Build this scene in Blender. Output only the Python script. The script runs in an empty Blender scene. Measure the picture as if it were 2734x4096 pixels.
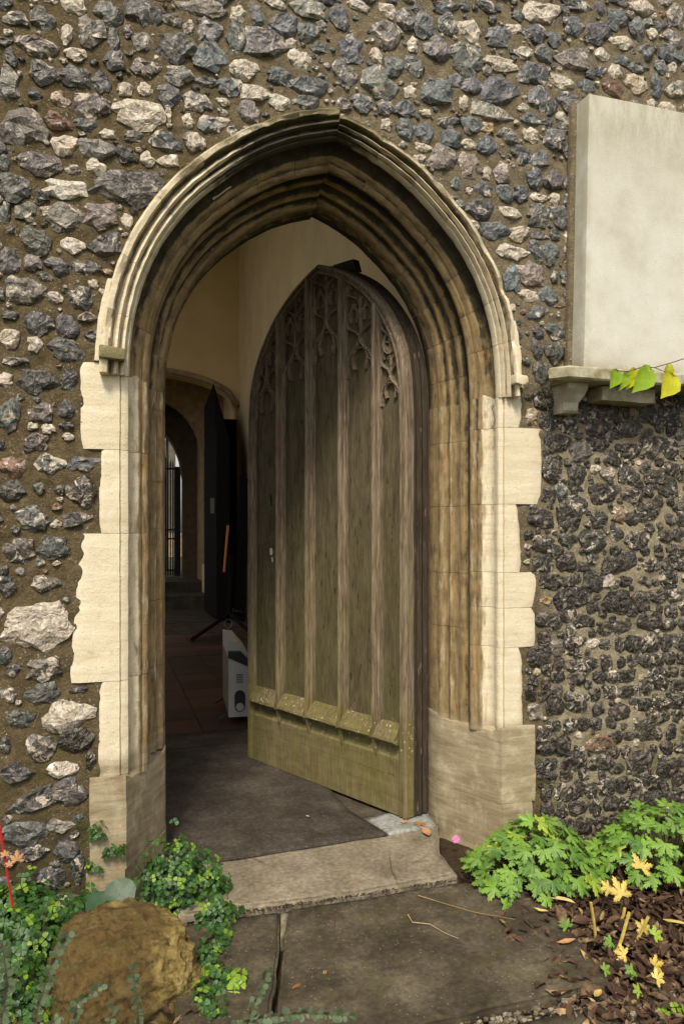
import bpy, bmesh, math, random
import numpy as np
from mathutils import Vector, Matrix, noise as mn
R = random.Random(7)
PI = math.pi
# ------------------------------------------------------------------ camera, sky, sun, exposure
sc = bpy.context.scene
YAW = math.radians(17.3); CAM_D = 2.6; CAM_H = 1.2
cd = bpy.data.cameras.new('camera'); cam = bpy.data.objects.new('camera', cd)
sc.collection.objects.link(cam); sc.camera = cam
cam.location = (0, -CAM_D, CAM_H); cam.rotation_euler = (PI/2, 0, -YAW)
cd.sensor_fit = 'VERTICAL'; cd.sensor_height = 36; cd.lens = 26.82; cd.shift_y = .016
cd.clip_start = .05; cd.clip_end = 500
wd = bpy.data.worlds.new('World'); sc.world = wd; wd.use_nodes = True
wn = wd.node_tree.nodes; wl = wd.node_tree.links; wn.clear()
sky = wn.new('ShaderNodeTexSky'); sky.sky_type = 'NISHITA'; sky.sun_disc = False
SUN_EL, SUN_AZ = math.radians(51), math.radians(-156)     # azimuth from +Y towards +X
sky.sun_elevation = SUN_EL; sky.sun_rotation = SUN_AZ; sky.air_density = 1.0; sky.dust_density = 3.0
hs = wn.new('ShaderNodeHueSaturation'); hs.inputs['Saturation'].default_value = .16
bg = wn.new('ShaderNodeBackground'); bg.inputs[1].default_value = .068
wo = wn.new('ShaderNodeOutputWorld')
wl.new(sky.outputs[0], hs.inputs['Color']); wl.new(hs.outputs[0], bg.inputs[0]); wl.new(bg.outputs[0], wo.inputs[0])
sd = bpy.data.lights.new('sun', 'SUN'); sd.energy = 1.5; sd.angle = math.radians(13); sd.color = (1, .90, .73)
sun = bpy.data.objects.new('sun', sd); sc.collection.objects.link(sun)
sdir = Vector((math.sin(SUN_AZ)*math.cos(SUN_EL), math.cos(SUN_AZ)*math.cos(SUN_EL), math.sin(SUN_EL)))
sun.rotation_euler = sdir.to_track_quat('Z', 'Y').to_euler(); sun.location = (-2, -6, 6)
vs = sc.view_settings
sc.display_settings.display_device = 'sRGB'; vs.view_transform = 'Standard'; vs.look = 'None'; vs.gamma = 1
vs.use_curve_mapping = False; vs.exposure = 1.35
sc.render.engine = 'CYCLES'

# ------------------------------------------------------------------ measuring helpers: photo point -> place on a real plane
F_ = 3051.; CX_ = 1367.; CY_ = 2113.
def ray(u, v):
    a = (u-CX_)/F_; b = (CY_-v)/F_
    return (math.sin(YAW)+a*math.cos(YAW), math.cos(YAW)-a*math.sin(YAW), b)
def W(u, v, Y=0.):
    r = ray(u, v); t = (Y+CAM_D)/r[1]; return Vector((r[0]*t, Y, CAM_H+r[2]*t))
def G(u, v, Z=0.):
    r = ray(u, v); t = (Z-CAM_H)/r[2]; return Vector((r[0]*t, -CAM_D+r[1]*t, Z))
T = 1.7436
def Ws(u, v, Y=0.): return W(u*T, v*T, Y)
def Gs(u, v, Z=0.): return G(u*T, v*T, Z)

# ------------------------------------------------------------------ object helpers
COL = sc.collection
def tag(o, label=None, cat=None, group=None, kind=None):
    if label: o['label'] = label
    if cat: o['category'] = cat
    if group: o['group'] = group
    if kind: o['kind'] = kind
    return o
def empty(name, loc, label=None, cat=None, group=None, kind=None, rz=0):
    o = bpy.data.objects.new(name, None); COL.objects.link(o); o.location = loc; o.rotation_euler = (0, 0, rz)
    o.empty_display_size = .1
    return tag(o, label, cat, group, kind)
def mesh(name, V, Fc, mat=None, smooth=False):
    me = bpy.data.meshes.new(name); me.from_pydata([tuple(v) for v in V], [], [tuple(f) for f in Fc]); me.update()
    if mat: me.materials.append(mat)
    if smooth: me.polygons.foreach_set('use_smooth', [True]*len(me.polygons))
    return me
def ploc(p):
    l = Vector((0, 0, 0))
    while p is not None: l += p.location; p = p.parent
    return l
def link(name, me, parent=None, loc=(0, 0, 0)):
    o = bpy.data.objects.new(name, me); COL.objects.link(o); o.location = loc
    if parent is not None: o.parent = parent
    return o
def build(name, V, Fc, mat, parent=None, smooth=False, local=False, base=False):
    """V in world coordinates (or the parent's frame when local): the object's origin is put at its centre/base"""
    V = [Vector(v) for v in V]
    if local:
        return link(name, mesh(name, V, Fc, mat, smooth), parent)
    c = sum(V, Vector())/len(V)
    if base: c.z = min(v.z for v in V)
    me = mesh(name, [v-c for v in V], Fc, mat, smooth)
    return link(name, me, parent, c-(ploc(parent) if parent is not None else Vector()))
class MB:
    def __init__(s): s.V = []; s.F = []
    def add(s, V, Fc):
        n = len(s.V); s.V += [Vector(v) for v in V]; s.F += [tuple(i+n for i in f) for f in Fc]; return s
    def box(s, x0, x1, y0, y1, z0, z1, bev=0.):
        if bev <= 0:
            return s.add([(x0,y0,z0),(x1,y0,z0),(x1,y1,z0),(x0,y1,z0),(x0,y0,z1),(x1,y0,z1),(x1,y1,z1),(x0,y1,z1)],
                  [(0,3,2,1),(4,5,6,7),(0,1,5,4),(1,2,6,5),(2,3,7,6),(3,0,4,7)])
        bm = bmesh.new(); bmesh.ops.create_cube(bm, size=1)
        for v in bm.verts: v.co = Vector(((x0+x1)/2+v.co.x*(x1-x0), (y0+y1)/2+v.co.y*(y1-y0), (z0+z1)/2+v.co.z*(z1-z0)))
        bmesh.ops.bevel(bm, geom=bm.edges[:], offset=bev, segments=2, affect='EDGES', profile=.5)
        bm.verts.index_update(); s.add([v.co.copy() for v in bm.verts], [[v.index for v in f.verts] for f in bm.faces]); bm.free(); return s
    def tube(s, pts, r, n=6, r2=None):
        pts = [Vector(p) for p in pts]; rings = []; N = len(pts)
        for i, p in enumerate(pts):
            d = (pts[min(i+1, N-1)]-pts[max(i-1, 0)]).normalized()
            a = d.orthogonal().normalized() if i == 0 else (prev-d*prev.dot(d)).normalized()
            prev = a; b = d.cross(a); rr = r+(((r2 if r2 is not None else r)-r)*i/max(1, N-1))
            rings.append([p+(a*math.cos(2*PI*k/n)+b*math.sin(2*PI*k/n))*rr for k in range(n)])
        V = [q for ring in rings for q in ring]
        Fc = [(i*n+k, i*n+(k+1) % n, (i+1)*n+(k+1) % n, (i+1)*n+k) for i in range(N-1) for k in range(n)]
        Fc += [tuple(range(n))[::-1], tuple((N-1)*n+k for k in range(n))]
        return s.add(V, Fc)
    def prism(s, poly, y0, y1):       # polygon in XZ, extruded along Y
        n = len(poly); V = [(p[0], y0, p[1]) for p in poly]+[(p[0], y1, p[1]) for p in poly]
        return s.add(V, [tuple(range(n)), tuple(range(2*n-1, n-1, -1))]+[(i, i+n, (i+1) % n+n, (i+1) % n) for i in range(n)])
    def ribbon(s, pts, w, d, y0):     # raised rib in the XZ plane: ridge section, back at y0, ridge at y0+d
        pts = [Vector((p[0], 0, p[1])) for p in pts]; N = len(pts); V = []
        for i, p in enumerate(pts):
            t = (pts[min(i+1, N-1)]-pts[max(i-1, 0)]).normalized(); nn = Vector((-t.z, 0, t.x))
            for a, b in ((-.5, 0), (-.42, .7), (-.12, 1), (.12, 1), (.42, .7), (.5, 0)):
                V.append(p+nn*w*a+Vector((0, y0+d*b, 0)))
        Fc = [(i*6+k, i*6+k+1, (i+1)*6+k+1, (i+1)*6+k) for i in range(N-1) for k in range(5)]
        Fc += [(0, 1, 2, 3, 4, 5), tuple((N-1)*6+k for k in (5, 4, 3, 2, 1, 0))]
        return s.add(V, Fc)
    def build(s, name, mat, parent=None, **k): return build(name, s.V, s.F, mat, parent, **k)

# ------------------------------------------------------------------ material helpers
class M:
    def __init__(s, name, rough=.8, spec=.3):
        s.m = bpy.data.materials.new(name); s.m.use_nodes = True; s.t = s.m.node_tree; s.N = s.t.nodes; s.N.clear()
        s.out = s.N.new('ShaderNodeOutputMaterial'); s.b = s.N.new('ShaderNodeBsdfPrincipled')
        s.t.links.new(s.b.outputs[0], s.out.inputs[0]); s.set('Roughness', rough); s.set('Specular IOR Level', spec)
        g = s.N.new('ShaderNodeNewGeometry'); s.pos = g.outputs['Position']; s.geo = g
        s.obj = s.N.new('ShaderNodeTexCoord').outputs['Object']; s.norm = None
    def put(s, sock, v):
        if hasattr(v, 'is_output') or isinstance(v, bpy.types.NodeSocket): s.t.links.new(v, sock)
        else:
            if isinstance(v, tuple) and len(v) == 3 and sock.type == 'RGBA': v = v+(1,)
            sock.default_value = v
    def set(s, n, v): s.put(s.b.inputs[n], v)
    def scale(s, vec, sx, sy=None, sz=None, off=None):
        n = s.N.new('ShaderNodeMapping'); s.put(n.inputs[0], vec)
        n.inputs['Scale'].default_value = (sx, sx if sy is None else sy, sx if sz is None else sz)
        if off: n.inputs['Location'].default_value = off
        return n.outputs[0]
    def noise(s, vec, scale, detail=4, rough=.55, dist=0, col=False):
        n = s.N.new('ShaderNodeTexNoise'); s.put(n.inputs['Vector'], vec); n.inputs['Scale'].default_value = scale
        n.inputs['Detail'].default_value = detail; n.inputs['Roughness'].default_value = rough; n.inputs['Distortion'].default_value = dist
        return n.outputs['Color' if col else 'Fac']
    def vor(s, vec, scale, feat='F1', out='Distance', rnd=1):
        n = s.N.new('ShaderNodeTexVoronoi'); n.feature = feat; s.put(n.inputs['Vector'], vec); n.inputs['Scale'].default_value = scale
        n.inputs['Randomness'].default_value = rnd; return n.outputs[out]
    def ramp(s, f, stops, interp='LINEAR'):
        n = s.N.new('ShaderNodeValToRGB'); s.put(n.inputs[0], f); r = n.color_ramp; r.interpolation = interp
        while len(r.elements) < len(stops): r.elements.new(.5)
        for e, (p, c) in zip(r.elements, stops):
            e.position = p; e.color = (c, c, c, 1) if isinstance(c, (int, float)) else tuple(c)+(1,)
        return n.outputs[0]
    def mix(s, f, a, b, mode='MIX'):
        n = s.N.new('ShaderNodeMix'); n.data_type = 'RGBA'; n.blend_type = mode
        s.put(n.inputs[0], f); s.put(n.inputs[6], a); s.put(n.inputs[7], b); return n.outputs[2]
    def op(s, o, a, b=0., c=0., clamp=False):
        n = s.N.new('ShaderNodeMath'); n.operation = o; s.put(n.inputs[0], a); s.put(n.inputs[1], b)
        if o == 'MULTIPLY_ADD': s.put(n.inputs[2], c)
        n.use_clamp = clamp; return n.outputs[0]
    def sstep(s, v, a, b, lo=0., hi=1.):
        n = s.N.new('ShaderNodeMapRange'); n.interpolation_type = 'SMOOTHSTEP'; s.put(n.inputs[0], v)
        for i, x in enumerate((a, b, lo, hi)): n.inputs[i+1].default_value = x
        return n.outputs[0]
    def xyz(s, v):
        n = s.N.new('ShaderNodeSeparateXYZ'); s.put(n.inputs[0], v); return n.outputs
    def vadd(s, a, b):
        n = s.N.new('ShaderNodeVectorMath'); n.operation = 'ADD'; s.put(n.inputs[0], a); s.put(n.inputs[1], b); return n.outputs[0]
    def attr(s, name):
        n = s.N.new('ShaderNodeAttribute'); n.attribute_name = name; return n.outputs
    def rnd(s):
        return s.N.new('ShaderNodeObjectInfo').outputs['Random']
    def bump(s, h, strength=.5, dist=.01):
        n = s.N.new('ShaderNodeBump'); n.inputs['Strength'].default_value = strength; n.inputs['Distance'].default_value = dist
        s.put(n.inputs['Height'], h)
        if s.norm is not None: s.t.links.new(s.norm, n.inputs['Normal'])
        s.norm = n.outputs[0]; s.t.links.new(s.norm, s.b.inputs['Normal']); return s
def flat(name, c, rough=.7, var=.25, sc_=12, spec=.3, metal=0, bump=.2):
    m = M(name, rough, spec); n = m.noise(m.pos, sc_, 5)
    d = tuple(x*(1-var) for x in c); l = tuple(min(1, x*(1+var)) for x in c)
    m.set('Base Color', m.ramp(n, [(.3, d), (.7, l)])); m.set('Metallic', metal)
    if bump: m.bump(m.noise(m.pos, sc_*10, 3), bump, .002)
    return m.m

def mat_mortar():
    m = M('lime_mortar', .95, .15); p = m.pos; X = m.xyz(p)
    big = m.noise(p, 3, 5, .6); mid = m.noise(p, 26, 8, .74); fine = m.noise(p, 160, 3, .6)
    c = m.ramp(mid, [(.25, (.070, .051, .025)), (.5, (.145, .108, .056)), (.75, (.24, .19, .108))])
    c = m.mix(m.sstep(m.op('ADD', X[0], m.op('MULTIPLY', X[2], .6)), 1.5, 2.7, 0, .75), c, m.ramp(mid, [(.3, (.15, .118, .070)), (.7, (.34, .28, .185))]))
    grey = m.ramp(mid, [(.3, (.22, .18, .11)), (.55, (.38, .325, .215)), (.75, (.50, .44, .31))])
    # the lower right of the wall is pointed with a paler grey mortar
    fx = m.sstep(m.op('ADD', X[0], m.op('MULTIPLY', big, .25)), 1.72, 1.86); fz = m.sstep(m.op('ADD', X[2], m.op('MULTIPLY', big, .2)), 1.86, 1.72)
    c = m.mix(m.op('MULTIPLY', fx, fz), c, grey)
    c = m.mix(m.sstep(m.noise(p, 6, 4), .5, .7, 0, .45), c, (.12, .09, .05))
    spm = m.op('MULTIPLY', m.sstep(m.noise(p, 125, 3, .7), .60, .66), m.sstep(m.noise(p, 12, 3), .42, .58))
    c = m.mix(m.op('MULTIPLY', spm, .8), c, (.62, .58, .48))
    dk = m.op('MULTIPLY', m.sstep(m.vor(m.scale(p, 1, 1, 1, (3, 5, 1)), 70), .2, .1), .6); c = m.mix(dk, c, (.05, .04, .025))
    moss = m.op('MULTIPLY', m.sstep(X[2], .75, .1), m.sstep(m.noise(p, 9, 5, .65), .48, .66)); c = m.mix(m.op('MULTIPLY', moss, .75), c, (.085, .095, .018))
    damp = m.op('MULTIPLY', m.sstep(X[2], .45, .0), m.sstep(X[0], .6, .2)); c = m.mix(m.op('MULTIPLY', damp, .6), c, (.05, .038, .02))
    m.set('Base Color', m.mix(.5, c, m.mix(1., c, m.ramp(fine, [(.3, .45), (.7, 1.)]), 'MULTIPLY')))
    m.bump(m.noise(p, 34, 7, .78), .9, .016); m.bump(fine, .8, .005); m.bump(spm, .5, .003); return m.m
def mat_flint(attr=False):
    m = M('knapped_flint' + ('_fill' if attr else ''), .35, .4)
    if attr:
        a = m.attr('tone'); base, alpha = a['Color'], a['Alpha']; p = m.pos
    else:
        oi = m.N.new('ShaderNodeObjectInfo'); base, alpha = oi.outputs['Color'], oi.outputs['Alpha']
        r = m.op('MULTIPLY', oi.outputs['Random'], 37.); cb = m.N.new('ShaderNodeCombineXYZ'); m.put(cb.inputs[0], r); m.put(cb.inputs[1], r); p = m.vadd(m.pos, cb.outputs[0])
    d = m.noise(p, 9, 3, .5, 1.5, col=True)
    w = m.N.new('ShaderNodeVectorMath'); w.operation = 'MULTIPLY_ADD'; m.put(w.inputs[0], d); w.inputs[1].default_value = (.07,)*3; m.put(w.inputs[2], p); q = w.outputs[0]
    n1 = m.noise(q, 30, 6, .62, .8); n2 = m.noise(q, 95, 4, .65)
    c = m.mix(1., base, m.ramp(n1, [(.30, .35), (.46, .8), (.56, 1.15), (.72, 2.1)]), 'MULTIPLY')
    # translucent milky blobs, highlights painted along the broken edges, pale rind
    bl = m.op('MULTIPLY', m.sstep(m.noise(q, 42, 3, .5, .3), .57, .66), .55); c = m.mix(bl, c, (.27, .215, .165))
    ed = m.sstep(m.vor(q, 38, 'DISTANCE_TO_EDGE'), .05, .0); c = m.mix(m.op('MULTIPLY', ed, .30), c, (.33, .30, .27))
    th = m.op('SUBTRACT', m.noise(q, 27, 6, .62, .9), m.op('MULTIPLY_ADD', alpha, -.34, .72)); pk = m.sstep(th, 0., .03)
    cc = m.ramp(n2, [(.3, (.20, .165, .12)), (.5, (.42, .35, .27)), (.68, (.66, .61, .52))])
    c = m.mix(m.op('MULTIPLY', pk, .9), c, cc)
    pit = m.op('MULTIPLY', m.sstep(m.noise(q, 85, 3, .6), .60, .66), pk); c = m.mix(m.op('MULTIPLY', pit, .8), c, (.03, .025, .02))
    sp = m.sstep(m.vor(q, 130), .20, .12); c = m.mix(m.op('MULTIPLY', sp, .5), c, (.42, .36, .28))
    m.set('Base Color', c); m.set('Roughness', m.ramp(n2, [(.3, .25), (.7, .6)]))
    m.bump(m.vor(q, 26), .7, .010); m.bump(m.vor(q, 60), .6, .006); m.bump(m.noise(q, 48, 5, .7, 1.), .45, .006); m.bump(n2, .4, .004); return m.m
def mat_stone():
    """limestone: vertex colour 'tone' = (soot crust and shade painted in the hollows, ochre/brown weathering, moss)"""
    m = M('weathered_limestone', .88, .2); p = m.pos; a = m.xyz(m.attr('tone')['Color']); X = m.xyz(p)
    bed = m.noise(m.scale(p, 5, 5, 42), 1, 6, .6, .6); n = m.noise(p, 16, 6, .65); fine = m.noise(p, 220, 3, .6)
    oi = m.rnd()
    pale = m.ramp(bed, [(.22, (.56, .44, .27)), (.42, (.68, .58, .40)), (.6, (.74, .65, .47)), (.78, (.78, .71, .55))])
    pale = m.mix(m.op('MULTIPLY', oi, .30), pale, (.70, .62, .46))
    pale = m.mix(m.sstep(m.noise(p, 7, 5), .55, .72, 0, .35), pale, (.50, .40, .235))
    gl = m.op('MULTIPLY', m.sstep(m.noise(p, 42, 6, .75), .56, .68), m.sstep(m.noise(p, 6, 3), .42, .6)); pale = m.mix(m.op('MULTIPLY', gl, .55), pale, (.36, .32, .24)); fl = m.attr('flow')['Vector']; stk = m.noise(m.scale(fl, 60, 7, 60), 1, 6, .66, .5)
    brown = m.ramp(m.op('ADD', m.op('MULTIPLY', stk, .6), m.op('MULTIPLY', n, .4)), [(.26, (.05, .036, .020)), (.40, (.145, .102, .050)), (.52, (.265, .19, .095)), (.66, (.38, .28, .15)), (.8, (.52, .42, .27))])
    och = m.sstep(m.noise(m.scale(fl, 22, 5, 22), 1, 4, .6), .54, .62); brown = m.mix(m.op('MULTIPLY', och, .38), brown, (.40, .25, .095))
    wv = m.op('ADD', a[1], m.op('MULTIPLY', m.op('SUBTRACT', m.noise(m.scale(fl, 34, 8, 34), 1, 5, .65), .5), 1.3)); c = m.mix(m.sstep(wv, .25, .7), pale, brown)
    sv = m.op('ADD', a[0], m.op('MULTIPLY', m.op('SUBTRACT', m.noise(m.scale(fl, 38, 13, 38), 1, 6, .7), .5), 1.5))
    c = m.mix(m.op('MULTIPLY', m.sstep(sv, .35, .8), .93), c, m.ramp(n, [(.35, (.014, .012, .009)), (.7, (.05, .042, .026))]))
    mv = m.op('ADD', a[2], m.op('MULTIPLY', m.op('SUBTRACT', n, .5), 1.4)); c = m.mix(m.op('MULTIPLY', m.sstep(mv, .35, .75), .8), c, m.ramp(fine, [(.3, (.05, .045, .012)), (.7, (.16, .14, .04))]))
    # damp, lichened foot of the jambs
    ft = m.op('MULTIPLY', m.sstep(X[2], .50, .05), m.sstep(m.noise(p, 8, 5, .6), .38, .62)); c = m.mix(m.op('MULTIPLY', ft, .7), c, (.24, .165, .06))
    li = m.op('MULTIPLY', m.sstep(X[2], .5, .15), m.sstep(m.noise(m.scale(p, 1, 1, 1, (2, 1, 7)), 34, 4, .5), .60, .66)); c = m.mix(m.op('MULTIPLY', li, .6), c, (.56, .53, .43))
    pz = m.op('MULTIPLY', m.sstep(X[2], .47, .42), m.sstep(n, .25, .55, .45, .85)); c = m.mix(pz, c, m.ramp(bed, [(.3, (.19, .145, .080)), (.55, (.31, .25, .15)), (.75, (.41, .345, .225))]))
    c = m.mix(m.sstep(m.vor(p, 85), .16, .08, 0, .5), c, (.2, .16, .1))
    m.set('Base Color', m.mix(.35, c, m.mix(1., c, m.ramp(fine, [(.3, .5), (.7, 1.)]), 'MULTIPLY')))
    m.bump(bed, .22, .005); m.bump(n, .45, .008); m.bump(fine, .45, .002); m.bump(m.sstep(m.vor(p, 60), .25, .05), -.4 if False else .3, -.004 if False else .003)
    return m.m
def mat_wood(dark=False, k=1.15):
    m = M('weathered_oak' + ('_edge' if dark else '_board' if k < 1 else ''), .85, .2); p = m.obj; X = m.xyz(p)
    g = m.noise(m.scale(p, 150, 150, 10), 1, 6, .65, .4); g2 = m.noise(m.scale(p, 24, 24, 2.2, (m and (3, 1, 2))), 1, 4, .6, .6)
    c = m.ramp(g, [(.3, (.038, .026, .015)), (.47, (.115, .082, .050)), (.6, (.20, .155, .105)), (.78, (.34, .28, .20))])
    c = m.mix(m.sstep(g2, .52, .68, 0, .7), c, (.215, .175, .13)); c = m.mix(m.sstep(g2, .46, .30, 0, .75), c, (.052, .036, .022))
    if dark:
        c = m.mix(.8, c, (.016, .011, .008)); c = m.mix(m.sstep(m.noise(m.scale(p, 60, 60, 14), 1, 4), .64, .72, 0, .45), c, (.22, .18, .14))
    else:
        al = m.op('MULTIPLY', m.sstep(X[2], 1.75, .35), m.sstep(m.noise(m.scale(p, 8, 8, 2.4), 1, 5, .6), .36, .60))
        c = m.mix(m.op('MULTIPLY', al, .72), c, m.ramp(g, [(.3, (.07, .062, .018)), (.6, (.155, .137, .045)), (.8, (.23, .205, .10))]))
        lo = m.sstep(X[2], .42, .30); c = m.mix(m.op('MULTIPLY', lo, .55), c, m.ramp(m.noise(m.scale(p, 9, 9, 22), 1, 6, .7), [(.3, (.085, .068, .025)), (.5, (.15, .13, .05)), (.7, (.20, .18, .085))]))
        li = m.op('MULTIPLY', m.sstep(m.vor(p, 55), .26, .2), m.op('MULTIPLY', m.op('MULTIPLY', m.sstep(X[2], .42, .38), m.sstep(X[2], .20, .29)), m.sstep(m.noise(p, 12, 3), .44, .56)))
        c = m.mix(m.op('MULTIPLY', li, .75), c, (.45, .46, .28))
    if not dark:
        if k < 1: c = m.mix(.55, c, m.ramp(m.noise(m.scale(p, 34, 34, 9), 1, 6, .7), [(.3, (.035, .028, .014)), (.5, (.095, .082, .042)), (.7, (.155, .138, .078))])); pt = m.sstep(m.noise(m.scale(p, 55, 55, 16), 1, 4, .6), .62, .68); c = m.mix(m.op('MULTIPLY', pt, .7), c, (.02, .013, .008))
        else: c = m.mix(m.sstep(X[2], .36, .45, 0, .28), c, m.ramp(g, [(.35, (.13, .10, .075)), (.65, (.30, .25, .20))]))
    ag = m.op('ADD', m.xyz(m.attr('tone')['Color'])[0], m.op('MULTIPLY', m.op('SUBTRACT', m.noise(m.scale(p, 50, 50, 9), 1, 5, .7), .5), 1.3)); c = m.mix(m.sstep(ag, .42, .75, 0, .8), c, m.ramp(g, [(.35, (.13, .11, .015)), (.65, (.30, .29, .035))]))
    c = m.mix(1., c, (k, k, k*.95), 'MULTIPLY'); m.set('Base Color', c); ck = m.noise(m.scale(p, 130, 130, 7), 1, 3, .5)
    m.bump(g, .75, .006); m.bump(m.sstep(ck, .42, .36), -.6 if False else .0001, .004); m.bump(m.noise(m.scale(p, 40, 40, 18), 1, 4, .7), .4, .004); return m.m
def mat_moss_wood():
    m = M('yellow_algae_on_oak', .95, .1); p = m.obj
    g = m.noise(m.scale(p, 60, 60, 12), 1, 5, .7)
    m.set('Base Color', m.ramp(g, [(.3, (.09, .075, .025)), (.5, (.25, .23, .03)), (.7, (.36, .36, .05))])); m.bump(g, .5, .004); return m.m
MORTAR, FLINT, FLINTF, STONE, WOOD, WOODD, YMOSS = mat_mortar(), mat_flint(), mat_flint(True), mat_stone(), mat_wood(), mat_wood(True), mat_moss_wood()
BOARD = mat_wood(False, .92)

def tone(me, f):
    """f(co) -> rgba per vertex"""
    a = me.color_attributes.new('tone', 'FLOAT_COLOR', 'POINT')
    a.data.foreach_set('color', [x for v in me.vertices for x in f(v.co)])

# ------------------------------------------------------------------ the arch line
XA = .79                                  # apex
SPL = [(.077, 1.70), (.082, 1.816), (.097, 1.912), (.125, 2.021), (.175, 2.137), (.235, 2.232), (.30, 2.312), (.43, 2.426), (.571, 2.515), (.69, 2.562), (XA, 2.590)]
SPR = [(1.437, 1.70), (1.431, 1.83), (1.407, 1.99), (1.359, 2.121), (1.303, 2.222), (1.243, 2.300), (1.182, 2.362), (1.06, 2.468), (.925, 2.542), (.85, 2.574), (XA, 2.590)]
def catmull(P, k=14):
    P = [np.array(p, float) for p in P]; Q = [2*P[0]-P[1]]+P+[2*P[-1]-P[-2]]; out = []
    for i in range(1, len(Q)-2):
        a, b, c, d = Q[i-1:i+3]
        for j in range(k):
            t = j/k; out.append(.5*((2*b)+(-a+c)*t+(2*a-5*b+4*c-d)*t*t+(-a+3*b-3*c+d)*t**3))
    out.append(P[-1]); return np.array(out)
def resample(P, n):
    d = np.r_[0, np.cumsum(np.hypot(*np.diff(P, axis=0).T))]; t = np.linspace(0, d[-1], n)
    return np.c_[np.interp(t, d, P[:, 0]), np.interp(t, d, P[:, 1])]
def smooth_line(P, it=30):
    P = P.copy()
    for _ in range(it): P[1:-1] = .5*P[1:-1]+.25*(P[:-2]+P[2:])
    return P
NA = 61
BASE = {'L': smooth_line(resample(catmull(SPL), NA), 9), 'R': smooth_line(resample(catmull(SPR), NA), 9)}
_oc = {}
def arch_curve(side, e):
    """curve offset by e towards the opening"""
    key = (side, round(e, 4))
    if key in _oc: return _oc[key]
    P = BASE[side]; t = np.gradient(P, axis=0); t /= np.hypot(t[:, 0], t[:, 1])[:, None]
    t[0] = (0, 1); sg = 1 if side == 'L' else -1
    nrm = np.c_[t[:, 1], -t[:, 0]]*sg           # towards the opening
    k = (1.10 if e > 0 else 1.30) if side == 'L' else (1. if e > 0 else .92)
    Q = P+nrm*e*k
    if e > 0:
        ins = (Q[:, 0]-XA)*sg < 0; last = np.where(ins)[0].max(); j = min(last+1, NA-1)
        if j != last:
            f = (XA-Q[last, 0])/(Q[j, 0]-Q[last, 0]); Q = np.r_[Q[:last+1], [Q[last]+f*(Q[j]-Q[last])]]
    else:
        d = Q[-1]-Q[-3]; f = (XA-Q[-1, 0])/d[0]; Q = np.r_[Q, [Q[-1]+d*f]]
    Q = resample(Q, NA); Q[-1, 0] = XA; _oc[key] = Q; return Q
def jamb_x(side, e):
    return arch_curve(side, e)[0, 0]
# profile: (e inward, y depth, soot plus crease shade painted for relief, brown, moss)
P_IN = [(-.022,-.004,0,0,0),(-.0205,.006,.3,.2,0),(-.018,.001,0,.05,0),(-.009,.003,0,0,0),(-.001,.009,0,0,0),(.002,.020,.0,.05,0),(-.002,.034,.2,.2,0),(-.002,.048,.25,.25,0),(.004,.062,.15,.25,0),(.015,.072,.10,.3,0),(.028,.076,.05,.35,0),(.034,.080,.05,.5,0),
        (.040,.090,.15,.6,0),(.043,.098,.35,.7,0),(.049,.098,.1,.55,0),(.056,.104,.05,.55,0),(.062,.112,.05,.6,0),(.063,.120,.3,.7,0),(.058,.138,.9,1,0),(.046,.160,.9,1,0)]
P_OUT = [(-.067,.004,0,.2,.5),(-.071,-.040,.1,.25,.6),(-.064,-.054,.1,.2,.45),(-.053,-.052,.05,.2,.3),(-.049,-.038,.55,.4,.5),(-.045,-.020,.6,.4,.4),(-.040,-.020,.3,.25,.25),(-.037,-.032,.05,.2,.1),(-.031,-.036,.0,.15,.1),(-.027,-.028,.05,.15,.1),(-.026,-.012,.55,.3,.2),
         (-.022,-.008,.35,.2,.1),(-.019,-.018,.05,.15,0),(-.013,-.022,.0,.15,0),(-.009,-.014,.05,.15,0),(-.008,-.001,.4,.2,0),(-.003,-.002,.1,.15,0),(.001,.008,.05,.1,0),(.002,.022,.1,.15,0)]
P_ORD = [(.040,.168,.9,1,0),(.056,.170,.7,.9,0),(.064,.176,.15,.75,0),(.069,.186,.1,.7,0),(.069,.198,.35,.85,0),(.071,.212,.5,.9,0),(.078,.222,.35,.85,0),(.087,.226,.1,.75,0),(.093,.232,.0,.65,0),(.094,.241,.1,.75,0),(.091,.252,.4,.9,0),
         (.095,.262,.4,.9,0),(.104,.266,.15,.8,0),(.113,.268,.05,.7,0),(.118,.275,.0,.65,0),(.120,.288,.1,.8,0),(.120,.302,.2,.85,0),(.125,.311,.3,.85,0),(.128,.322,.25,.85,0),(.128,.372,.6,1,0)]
def nz(p, s, o=0): return mn.noise(Vector((p[0]*s+o, p[1]*s+o*1.7, p[2]*s-o)))
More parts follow.
